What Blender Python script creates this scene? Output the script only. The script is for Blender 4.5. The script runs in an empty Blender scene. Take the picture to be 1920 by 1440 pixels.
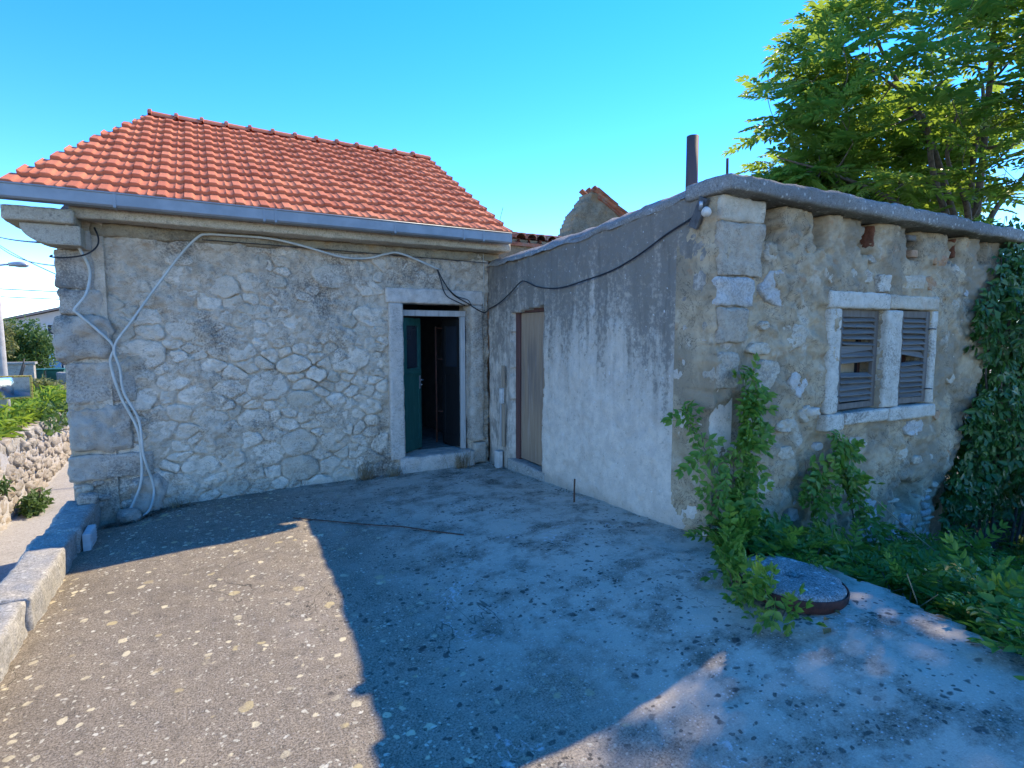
import bpy, bmesh, math, random
import numpy as np
from mathutils import Vector, Matrix

R = math.radians
random.seed(7)
rng = np.random.default_rng(7)
scene = bpy.context.scene
COL = scene.collection

# ------------------------------------------------------------------ camera, sky, sun, exposure
cam_data = bpy.data.cameras.new('camera')
cam = bpy.data.objects.new('camera', cam_data)
COL.objects.link(cam)
cam_data.sensor_fit = 'HORIZONTAL'
cam_data.sensor_width = 36.0
cam_data.lens = 36.0 * 1050.0 / 1920.0
cam_data.clip_start = 0.05
cam_data.clip_end = 3000
cam.location = (0, 0, 1.62)
cam.rotation_euler = (R(90 - 5.06), 0, R(-28.52))
scene.camera = cam

SUN = Vector((0.95, 0.337, 1.0)).normalized()
SUN_EL = math.asin(SUN.z)
SUN_AZ = math.atan2(SUN.x, SUN.y)

world = bpy.data.worlds.new('World')
scene.world = world
world.use_nodes = True
wt = world.node_tree
wt.nodes.clear()
sky = wt.nodes.new('ShaderNodeTexSky')
sky.sky_type = 'NISHITA'
sky.sun_disc = False
sky.sun_elevation = SUN_EL
sky.sun_rotation = SUN_AZ
sky.altitude = 50
sky.air_density = 0.62
sky.dust_density = 0.0
sky.ozone_density = 1.0
hs = wt.nodes.new('ShaderNodeHueSaturation')
hs.inputs['Saturation'].default_value = 1.4
hs.inputs['Hue'].default_value = 0.508
bg = wt.nodes.new('ShaderNodeBackground')
bg.inputs['Strength'].default_value = 0.15
wo = wt.nodes.new('ShaderNodeOutputWorld')
wt.links.new(sky.outputs[0], hs.inputs['Color'])
wt.links.new(hs.outputs[0], bg.inputs['Color'])
wt.links.new(bg.outputs[0], wo.inputs['Surface'])

sun_data = bpy.data.lights.new('sun', 'SUN')
sun_data.energy = 2.1
sun_data.angle = R(0.5)
sun_data.color = (1.0, 0.84, 0.60)
sun = bpy.data.objects.new('sun', sun_data)
COL.objects.link(sun)
sun.rotation_euler = SUN.to_track_quat('Z', 'Y').to_euler()
sun.location = (20, 8, 25)

scene.view_settings.view_transform = 'Standard'
scene.view_settings.look = 'None'
scene.view_settings.exposure = 2.0
scene.view_settings.gamma = 1.0
scene.view_settings.use_curve_mapping = False
scene.cycles.use_denoising = True
scene.cycles.max_bounces = 8
scene.cycles.transparent_max_bounces = 8

# ------------------------------------------------------------------ noise and mesh helpers
def _hash(i, j, k, s):
    n = (i.astype(np.int64) * 374761393 + j.astype(np.int64) * 668265263 + k.astype(np.int64) * 1274126177 + s * 974634777) & 0xffffffff
    n = ((n ^ (n >> 13)) * 1274126177) & 0xffffffff
    n = ((n ^ (n >> 16)) * 2246822519) & 0xffffffff
    return ((n ^ (n >> 15)) & 0xffffff) / float(0xffffff)

def vnoise(x, y, z, s=0):
    x = np.asarray(x, float); y = np.asarray(y, float) + 0 * x; z = np.asarray(z, float) + 0 * x
    i = np.floor(x); j = np.floor(y); k = np.floor(z)
    u = x - i; v = y - j; w = z - k
    u = u * u * (3 - 2 * u); v = v * v * (3 - 2 * v); w = w * w * (3 - 2 * w)
    r = 0
    for a in (0, 1):
        for b in (0, 1):
            for c in (0, 1):
                r = r + _hash(i + a, j + b, k + c, s) * (u if a else 1 - u) * (v if b else 1 - v) * (w if c else 1 - w)
    return r * 2 - 1

def fbm(x, y, z=0.0, s=0, octs=4, gain=0.5):
    r = 0; a = 1.0; f = 1.0
    for o in range(octs):
        r = r + a * vnoise(np.asarray(x) * f, np.asarray(y) * f, np.asarray(z) * f, s + o)
        a *= gain; f *= 2.03
    return r

def sstep(e0, e1, x):
    t = np.clip((np.asarray(x, float) - e0) / (e1 - e0), 0, 1)
    return t * t * (3 - 2 * t)

WORLD = {}
def wmat(o):
    m = Matrix.LocRotScale(o.location, o.rotation_euler, o.scale)
    if o.parent:
        m = wmat(o.parent) @ o.matrix_parent_inverse @ m
    return m

def adopt(o, parent):
    if parent:
        o.parent = parent
        o.matrix_parent_inverse = wmat(parent).inverted()
    return o

def put(name, mesh, mat=None, parent=None, loc=None, rot=None):
    o = bpy.data.objects.new(name, mesh)
    COL.objects.link(o)
    if mat and not mesh.materials:
        mesh.materials.append(mat)
    if loc is not None: o.location = loc
    if rot is not None: o.rotation_euler = rot
    return adopt(o, parent)

def tag(o, label=None, cat=None, group=None, kind=None):
    if label: o['label'] = label
    if cat: o['category'] = cat
    if group: o['group'] = group
    if kind: o['kind'] = kind
    return o

def thing(name, label, cat, loc=(0, 0, 0), group=None):
    o = bpy.data.objects.new(name, None)
    COL.objects.link(o)
    o.location = loc
    o.empty_display_size = 0.2
    return tag(o, label, cat, group)

def mesh_np(name, V, F, smooth=True):
    """V (n,3); F (m,k) array of faces of one size."""
    V = np.asarray(V, np.float32); F = np.asarray(F, np.int32)
    me = bpy.data.meshes.new(name)
    k = F.shape[1]
    me.vertices.add(len(V)); me.vertices.foreach_set('co', V.ravel())
    me.loops.add(F.size); me.loops.foreach_set('vertex_index', F.ravel())
    me.polygons.add(len(F))
    me.polygons.foreach_set('loop_start', np.arange(0, F.size, k, dtype=np.int32))
    me.polygons.foreach_set('loop_total', np.full(len(F), k, np.int32))
    me.update(calc_edges=True)
    me.validate()
    if smooth:
        me.polygons.foreach_set('use_smooth', np.ones(len(me.polygons), bool))
    return me

class MB:
    """collects shapes; build() links them as one mesh object"""
    def __init__(s): s.v = []; s.f = []; s.sm = []
    def add(s, V, F, smooth=False):
        b = len(s.v)
        s.v += [tuple(map(float, p)) for p in V]
        s.f += [[i + b for i in f] for f in F]
        s.sm += [smooth] * len(F)
        return s
    def box(s, lo, hi, M=None):
        x0, y0, z0 = lo; x1, y1, z1 = hi
        V = [(x0,y0,z0),(x1,y0,z0),(x1,y1,z0),(x0,y1,z0),(x0,y0,z1),(x1,y0,z1),(x1,y1,z1),(x0,y1,z1)]
        if M is not None: V = [tuple(M @ Vector(p)) for p in V]
        return s.add(V, [(0,3,2,1),(4,5,6,7),(0,1,5,4),(1,2,6,5),(2,3,7,6),(3,0,4,7)])
    def prism(s, poly, z0, z1, M=None):
        n = len(poly)
        V = [(p[0], p[1], z0) for p in poly] + [(p[0], p[1], z1) for p in poly]
        if M is not None: V = [tuple(M @ Vector(p)) for p in V]
        F = [tuple(range(n - 1, -1, -1)), tuple(range(n, 2 * n))]
        F += [(i, (i + 1) % n, n + (i + 1) % n, n + i) for i in range(n)]
        return s.add(V, F)
    def tube(s, pts, rad, n=6, smooth=True, cap=True):
        P = [Vector(p) for p in pts]; m = len(P)
        if not hasattr(rad, '__len__'): rad = [rad] * m
        V = []; ref = None
        for i, p in enumerate(P):
            t = (P[min(i + 1, m - 1)] - P[max(i - 1, 0)]).normalized()
            if ref is None:
                ref = t.orthogonal().normalized()
            ref = (ref - t * ref.dot(t))
            if ref.length < 1e-6: ref = t.orthogonal()
            ref.normalize()
            b = t.cross(ref)
            for k in range(n):
                a = 2 * math.pi * k / n
                V.append(p + (ref * math.cos(a) + b * math.sin(a)) * rad[i])
        F = [(i * n + k, i * n + (k + 1) % n, (i + 1) * n + (k + 1) % n, (i + 1) * n + k) for i in range(m - 1) for k in range(n)]
        if cap:
            F += [tuple(range(n - 1, -1, -1)), tuple(range((m - 1) * n, m * n))]
        return s.add(V, F, smooth)
    def mesh(s, name):
        me = bpy.data.meshes.new(name)
        me.from_pydata(s.v, [], s.f)
        me.polygons.foreach_set('use_smooth', s.sm)
        me.update()
        return me
    def build(s, name, mat, parent=None, bevel=0, segs=2):
        me = s.mesh(name)
        if bevel:
            bm = bmesh.new(); bm.from_mesh(me)
            es = [e for e in bm.edges if len(e.link_faces) == 2 and e.calc_face_angle(0) > 0.6]
            bmesh.ops.bevel(bm, geom=es, offset=bevel, segments=segs, profile=0.5, affect='EDGES')
            bm.to_mesh(me); bm.free()
        return put(name, me, mat, parent)

def spline(pts, n=6):
    P = [Vector(p) for p in pts]
    P = [P[0] * 2 - P[1]] + P + [P[-1] * 2 - P[-2]]
    out = []
    for i in range(1, len(P) - 2):
        a, b, c, d = P[i - 1:i + 3]
        for k in range(n):
            t = k / n
            out.append(0.5 * ((2 * b) + (c - a) * t + (2 * a - 5 * b + 4 * c - d) * t * t + (3 * b - a - 3 * c + d) * t ** 3))
    out.append(P[-2])
    return out

def rough_box_mesh(name, lo, hi, step=0.03, r=0.02, amp=0.008, freq=8.0, seed=0, M=None, big=0.0):
    """a hewn block: rounded box on a grid, weathered by noise"""
    lo = np.array(lo, float); hi = np.array(hi, float)
    n = np.maximum(2, np.ceil((hi - lo) / step).astype(int))
    idx = {}; V = []; F = []
    def vid(i, j, k):
        key = (i, j, k)
        if key not in idx:
            idx[key] = len(V); V.append(lo + (hi - lo) * np.array([i / n[0], j / n[1], k / n[2]]))
        return idx[key]
    for ax in range(3):
        a, b = (ax + 1) % 3, (ax + 2) % 3
        for side in (0, 1):
            for i in range(n[a]):
                for j in range(n[b]):
                    q = []
                    for (p, t) in ((i, j), (i + 1, j), (i + 1, j + 1), (i, j + 1)):
                        c = [0, 0, 0]; c[ax] = n[ax] * side; c[a] = p; c[b] = t
                        q.append(vid(*c))
                    F.append(q if side else q[::-1])
    V = np.array(V)
    rr = min(r, (hi - lo).min() * 0.45)
    C = np.clip(V, lo + rr, hi - rr)
    D = V - C
    L = np.linalg.norm(D, axis=1, keepdims=True)
    Dn = D / np.maximum(L, 1e-9)
    V = C + Dn * np.minimum(L, rr)
    s = seed * 7.31
    nz = fbm(V[:, 0] * freq + s, V[:, 1] * freq - s, V[:, 2] * freq, seed, 4, 0.55)
    V = V + Dn * (nz * amp)[:, None]
    if big:
        nb = fbm(V[:, 0] * 2.2 + s, V[:, 1] * 2.2, V[:, 2] * 2.2 - s, seed + 50, 2)
        V = V + Dn * (nb * big)[:, None]
    if M is not None:
        M = np.array(M); V = V @ M[:3, :3].T + M[:3, 3]
    return mesh_np(name, V, F)

def rough_box(name, lo, hi, mat, parent=None, **k):
    return put(name, rough_box_mesh(name, lo, hi, **k), mat, parent)

def sheet_mesh(name, P0, U, W, N, us, ws, hfun, mask=None, depth=0.0):
    """a wall face as a relief grid; boundary (and hole) edges go back by depth"""
    P0, U, W, N = (np.array(a, float) for a in (P0, U, W, N))
    uu, ww = np.meshgrid(us, ws, indexing='ij')
    h = hfun(uu, ww)
    V = P0 + uu[..., None] * U + ww[..., None] * W + h[..., None] * N
    nu, nw = len(us), len(ws)
    ids = np.arange(nu * nw).reshape(nu, nw)
    F = np.stack([ids[:-1, :-1], ids[1:, :-1], ids[1:, 1:], ids[:-1, 1:]], -1)
    keep = np.ones((nu - 1, nw - 1), bool)
    if mask is not None:
        uc = (us[:-1, None] + us[1:, None]) / 2 + 0 * ws[None, :-1]
        wc = (ws[None, :-1] + ws[None, 1:]) / 2 + 0 * us[:-1, None]
        keep = mask(uc, wc)
    F = F[keep]
    if np.dot(np.cross(U, W), N) < 0: F = F[:, ::-1]
    V = V.reshape(-1, 3)
    if depth:
        E = np.concatenate([F[:, [i, (i + 1) % 4]] for i in range(4)])
        key = np.sort(E, 1); key = key[:, 0].astype(np.int64) * len(V) + key[:, 1]
        _, inv, cnt = np.unique(key, return_inverse=True, return_counts=True)
        B = E[cnt[inv] == 1]
        bv = np.unique(B); remap = np.full(len(V), -1); remap[bv] = len(V) + np.arange(len(bv))
        uv = uu.reshape(-1)[bv]; wv = ww.reshape(-1)[bv]
        Vb = P0 + uv[:, None] * U + wv[:, None] * W - depth * N
        V = np.concatenate([V, Vb])
        F = np.concatenate([F, np.stack([B[:, 1], B[:, 0], remap[B[:, 0]], remap[B[:, 1]]], 1)])
    used = np.unique(F); rm = np.zeros(len(V), int); rm[used] = np.arange(len(used))
    return mesh_np(name, V[used], rm[F])

# ------------------------------------------------------------------ materials
class NT:
    def __init__(s, name):
        s.m = bpy.data.materials.new(name); s.m.use_nodes = True
        s.t = s.m.node_tree; s.t.nodes.clear()
        s.out = s.t.nodes.new('ShaderNodeOutputMaterial')
        s.geo = s.t.nodes.new('ShaderNodeNewGeometry')
        s.pos = s.geo.outputs['Position']
    def n(s, t): return s.t.nodes.new(t)
    def l(s, a, b):
        if isinstance(a, (int, float)): b.default_value = a
        elif isinstance(a, tuple): b.default_value = a if len(a) == 4 or b.type == 'VECTOR' else (*a, 1)
        else: s.t.links.new(a, b)
    def scaled(s, v, vec=None):
        n = s.n('ShaderNodeMapping'); n.inputs['Scale'].default_value = v
        s.l(vec or s.pos, n.inputs['Vector']); return n.outputs[0]
    def noise(s, scale, detail=4, rough=0.55, vec=None, dist=0.0):
        n = s.n('ShaderNodeTexNoise'); n.inputs['Scale'].default_value = scale
        n.inputs['Detail'].default_value = detail; n.inputs['Roughness'].default_value = rough
        n.inputs['Distortion'].default_value = dist
        s.l(vec or s.pos, n.inputs['Vector']); return n.outputs['Fac']
    def voro(s, scale, vec=None, out='Distance', feature='F1', rnd=1.0):
        n = s.n('ShaderNodeTexVoronoi'); n.feature = feature; n.inputs['Scale'].default_value = scale
        n.inputs['Randomness'].default_value = rnd
        s.l(vec or s.pos, n.inputs['Vector']); return n.outputs[out]
    def ramp(s, f, *stops, mode='LINEAR'):
        n = s.n('ShaderNodeValToRGB'); e = n.color_ramp.elements; n.color_ramp.interpolation = mode
        while len(e) < len(stops): e.new(0.5)
        for el, (p, c) in zip(e, stops):
            el.position = p; el.color = (c, c, c, 1) if isinstance(c, (int, float)) else (*c, 1)
        s.l(f, n.inputs[0]); return n.outputs[0]
    def step(s, f, a, b):
        n = s.n('ShaderNodeMapRange'); n.interpolation_type = 'SMOOTHSTEP'
        n.inputs[1].default_value = a; n.inputs[2].default_value = b
        s.l(f, n.inputs[0]); return n.outputs[0]
    def mix(s, f, a, b, mode='MIX'):
        n = s.n('ShaderNodeMix'); n.data_type = 'RGBA'; n.blend_type = mode
        s.l(f, n.inputs[0]); s.l(a, n.inputs[6]); s.l(b, n.inputs[7]); return n.outputs[2]
    def math(s, op, a, b=0.0, clamp=False):
        n = s.n('ShaderNodeMath'); n.operation = op; n.use_clamp = clamp
        s.l(a, n.inputs[0]); s.l(b, n.inputs[1]); return n.outputs[0]
    def sep(s, vec=None):
        n = s.n('ShaderNodeSeparateXYZ'); s.l(vec or s.pos, n.inputs[0]); return n.outputs
    def rand(s):
        return s.n('ShaderNodeObjectInfo').outputs['Random']
    def bump(s, h, strength=0.5, dist=0.01, prev=None):
        n = s.n('ShaderNodeBump'); n.inputs['Strength'].default_value = strength; n.inputs['Distance'].default_value = dist
        s.l(h, n.inputs['Height'])
        if prev: s.l(prev, n.inputs['Normal'])
        return n.outputs[0]
    def done(s, col, rough=0.9, normal=None, metal=0.0, spec=0.3, trans=0.0, tcol=None):
        p = s.n('ShaderNodeBsdfPrincipled')
        s.l(col, p.inputs['Base Color']); s.l(rough, p.inputs['Roughness']); s.l(metal, p.inputs['Metallic'])
        p.inputs['Specular IOR Level'].default_value = spec
        if normal: s.l(normal, p.inputs['Normal'])
        sh = p.outputs[0]
        if trans:
            t = s.n('ShaderNodeBsdfTranslucent'); s.l(tcol if tcol is not None else col, t.inputs['Color'])
            m = s.n('ShaderNodeMixShader'); m.inputs[0].default_value = trans
            s.l(sh, m.inputs[1]); s.l(t.outputs[0], m.inputs[2]); sh = m.outputs[0]
        s.l(sh, s.out.inputs['Surface'])
        return s.m

def mat_simple(name, c1, c2=None, scale=12, rough=0.8, bump=0.2, bdist=0.004, metal=0.0, spec=0.3, rnd=0.0, stretch=(1, 1, 1)):
    t = NT(name)
    c2 = c2 or tuple(x * 0.7 for x in c1)
    v = t.scaled(stretch)
    f = t.noise(scale, 5, 0.6, v)
    col = t.mix(t.step(f, 0.35, 0.65), c1, c2)
    if rnd:
        k = t.math('ADD', t.math('MULTIPLY', t.rand(), rnd), 1 - rnd / 2)
        col = t.mix(1.0, col, t.ramp(k, (0, 0.0), (1, 1.0)), 'MULTIPLY') if False else t.mix(t.math('MULTIPLY', t.rand(), rnd), col, c2)
    nb = t.bump(t.noise(scale * 4, 4, 0.6, v), bump, bdist)
    return t.done(col, rough, nb, metal, spec)

def mat_stone(name, pale, mid, dark, warm, fine=1.0, rnd=0.5, warmth=0.5, darkness=0.6, bump=0.7):
    """limestone: mottled pale grey with lichen greys, dark specks, warm stains"""
    t = NT(name)
    big = t.noise(2.1, 3, 0.5)
    med = t.noise(11 * fine, 6, 0.65, dist=0.4)
    sm = t.noise(55 * fine, 5, 0.7)
    col = t.mix(t.step(med, 0.3, 0.68), mid, pale)
    col = t.mix(t.math('MULTIPLY', t.step(t.rand(), 0.3, 1.0), rnd), col, mid)
    wf = t.math('MULTIPLY', t.step(t.noise(4.5, 4, 0.6, t.scaled((1, 1.3, 1.2))), 0.52, 0.72), warmth)
    col = t.mix(wf, col, warm)
    df = t.math('MULTIPLY', t.step(t.math('ADD', t.math('MULTIPLY', sm, 0.55), t.math('MULTIPLY', big, 0.5)), 0.53, 0.66), darkness)
    col = t.mix(df, col, dark)
    sp = t.math('MULTIPLY', t.step(t.noise(150, 2, 0.5), 0.63, 0.72), 0.5)
    col = t.mix(sp, col, dark)
    crk = None
    for sc_, wd, am in ((6.5, 0.010, 0.75), (15.0, 0.014, 0.55)):
        vein = t.math('ABSOLUTE', t.math('SUBTRACT', t.noise(sc_ * fine, 5, 0.7, t.scaled((0.75, 1, 1.25)), 1.1), 0.5))
        line = t.math('MULTIPLY', t.math('SUBTRACT', 1.0, t.step(vein, 0.0, wd)), t.step(t.noise(sc_ * 0.45, 3, 0.6), 0.44, 0.56))
        col = t.mix(t.math('MULTIPLY', line, am), col, tuple(c * 0.6 for c in dark))
        crk = line if crk is None else t.math('MAXIMUM', crk, line)
    b = t.bump(med, bump * 0.9, 0.03)
    b = t.bump(sm, bump, 0.010, b)
    b = t.bump(crk, -0.9, 0.012, b)
    return t.done(col, 0.92, b, spec=0.2)

M = {}
M['rubble'] = mat_stone('rubble_limestone', (0.80, 0.675, 0.53), (0.58, 0.48, 0.365), (0.18, 0.15, 0.125), (0.52, 0.37, 0.23), rnd=0.8, warmth=0.35, darkness=0.62, bump=1.0)
M['mortar'] = mat_stone('old_mortar', (0.63, 0.52, 0.395), (0.45, 0.36, 0.265), (0.12, 0.10, 0.08), (0.42, 0.28, 0.16), rnd=0, warmth=0.5, darkness=0.75, bump=1.0)
M['quoin'] = mat_stone('corner_limestone', (0.50, 0.43, 0.35), (0.38, 0.325, 0.26), (0.12, 0.105, 0.09), (0.42, 0.28, 0.16), rnd=0.5, warmth=0.45, darkness=0.7)
M['dressed'] = mat_stone('dressed_limestone', (0.62, 0.54, 0.455), (0.48, 0.415, 0.345), (0.2, 0.19, 0.175), (0.44, 0.34, 0.24), rnd=0.3, warmth=0.3, darkness=0.5, bump=0.5)
M['window_stone'] = mat_stone('whitewashed_stone', (0.62, 0.55, 0.45), (0.46, 0.405, 0.33), (0.12, 0.11, 0.095), (0.42, 0.33, 0.24), rnd=0.2, warmth=0.3, darkness=0.75, bump=0.5)
M['front_stone'] = mat_stone('exposed_wall_stone', (0.60, 0.51, 0.39), (0.44, 0.37, 0.28), (0.14, 0.125, 0.105), (0.44, 0.28, 0.17), rnd=0.4, warmth=0.5, darkness=0.5, bump=0.8)
M['front_corner'] = mat_stone('tan_corner_stone', (0.50, 0.42, 0.32), (0.37, 0.30, 0.225), (0.13, 0.115, 0.095), (0.42, 0.28, 0.16), rnd=0.5, warmth=0.5, darkness=0.6, bump=0.9)
M['blue_stone'] = mat_stone('grey_blue_stone', (0.54, 0.505, 0.455), (0.43, 0.40, 0.36), (0.16, 0.15, 0.14), (0.42, 0.36, 0.28), rnd=0.2, warmth=0.2, darkness=0.5)
M['orange_stone'] = mat_stone('orange_stone', (0.46, 0.29, 0.18), (0.36, 0.20, 0.11), (0.14, 0.09, 0.06), (0.5, 0.25, 0.1), rnd=0.2, warmth=0.6, darkness=0.4)
M['red_brick'] = mat_stone('old_red_brick', (0.26, 0.10, 0.055), (0.19, 0.075, 0.045), (0.09, 0.05, 0.04), (0.36, 0.2, 0.1), rnd=0.2, warmth=0.4, darkness=0.4)
M['lane_stone'] = mat_stone('sunlit_dry_stone', (0.45, 0.40, 0.33), (0.33, 0.29, 0.235), (0.14, 0.13, 0.115), (0.40, 0.28, 0.17), rnd=0.6, warmth=0.5, darkness=0.5)

def mat_front_mortar():
    t = NT('patched_front_mortar')
    big = t.noise(1.4, 5, 0.6, dist=0.6); med = t.noise(7, 6, 0.65, dist=0.5); sm = t.noise(48, 5, 0.7)
    col = t.mix(t.step(med, 0.32, 0.66), (0.32, 0.235, 0.145), (0.47, 0.36, 0.235))
    col = t.mix(t.math('MULTIPLY', t.step(big, 0.48, 0.58), 0.7), col, (0.225, 0.18, 0.125))
    col = t.mix(t.math('MULTIPLY', t.step(t.noise(3.1, 5, 0.65, t.scaled((1.3, 1, 0.8))), 0.57, 0.68), 0.7), col, (0.52, 0.44, 0.335))
    col = t.mix(t.math('MULTIPLY', t.step(t.noise(5.3, 4, 0.6, t.scaled((1, 1, 1.6))), 0.62, 0.72), 0.55), col, (0.34, 0.19, 0.10))
    col = t.mix(t.math('MULTIPLY', t.step(sm, 0.56, 0.70), 0.5), col, (0.13, 0.12, 0.11))
    vein = t.math('ABSOLUTE', t.math('SUBTRACT', t.noise(5.5, 5, 0.7, dist=1.2), 0.5))
    crack = t.math('MULTIPLY', t.math('SUBTRACT', 1.0, t.step(vein, 0.0, 0.016)), t.step(t.noise(2.3, 2), 0.42, 0.54))
    col = t.mix(t.math('MULTIPLY', crack, 0.85), col, (0.07, 0.06, 0.05))
    b = t.bump(med, 0.6, 0.02); b = t.bump(sm, 0.9, 0.007, b); b = t.bump(crack, -0.8, 0.01, b)
    return t.done(col, 0.93, b, spec=0.2)
M['front_mortar'] = mat_front_mortar()

def mat_plaster():
    """grey roughcast: pale towards the foot, algae mottles and run-off streaks under the coping"""
    t = NT('stained_roughcast')
    x, y, z = t.sep()
    sm = t.noise(70, 5, 0.7); med = t.noise(9, 6, 0.65, dist=0.3); big = t.noise(1.6, 4, 0.6)
    streak = t.noise(5.0, 5, 0.65, t.scaled((1, 1, 0.10)))
    streak2 = t.noise(13, 4, 0.6, t.scaled((1, 1, 0.07)))
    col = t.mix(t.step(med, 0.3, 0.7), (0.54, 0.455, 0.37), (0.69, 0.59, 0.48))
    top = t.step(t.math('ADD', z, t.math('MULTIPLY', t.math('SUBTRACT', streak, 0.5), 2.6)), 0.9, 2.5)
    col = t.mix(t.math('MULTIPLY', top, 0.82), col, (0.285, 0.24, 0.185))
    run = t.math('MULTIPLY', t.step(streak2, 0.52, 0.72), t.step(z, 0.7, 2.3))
    col = t.mix(t.math('MULTIPLY', run, 0.7), col, (0.16, 0.14, 0.12))
    mot = t.step(t.math('ADD', t.math('MULTIPLY', t.noise(22, 6, 0.75), 0.75), t.math('MULTIPLY', top, 0.22)), 0.45, 0.57)
    col = t.mix(t.math('MULTIPLY', mot, 0.62), col, (0.13, 0.12, 0.105))
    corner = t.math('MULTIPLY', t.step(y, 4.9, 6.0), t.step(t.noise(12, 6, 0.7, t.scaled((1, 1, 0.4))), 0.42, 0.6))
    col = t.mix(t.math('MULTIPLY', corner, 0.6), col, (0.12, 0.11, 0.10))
    pit = t.step(t.noise(120, 3, 0.6), 0.60, 0.70)
    col = t.mix(t.math('MULTIPLY', pit, 0.6), col, (0.16, 0.14, 0.12))
    mot2 = t.step(t.noise(17, 6, 0.75), 0.56, 0.68)
    col = t.mix(t.math('MULTIPLY', mot2, 0.45), col, (0.22, 0.19, 0.155))
    fl = t.step(t.noise(34, 2, 0.4), 0.72, 0.76)
    col = t.mix(t.math('MULTIPLY', fl, 0.7), col, (0.72, 0.70, 0.67))
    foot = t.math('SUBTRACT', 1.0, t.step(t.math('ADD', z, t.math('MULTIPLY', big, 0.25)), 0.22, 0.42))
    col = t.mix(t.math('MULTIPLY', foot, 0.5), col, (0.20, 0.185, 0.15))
    b = t.bump(med, 0.35, 0.015); b = t.bump(sm, 1.0, 0.008, b); b = t.bump(t.noise(160, 3, 0.6), 0.7, 0.004, b)
    return t.done(col, 0.94, b, spec=0.2)
M['plaster'] = mat_plaster()

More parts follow.
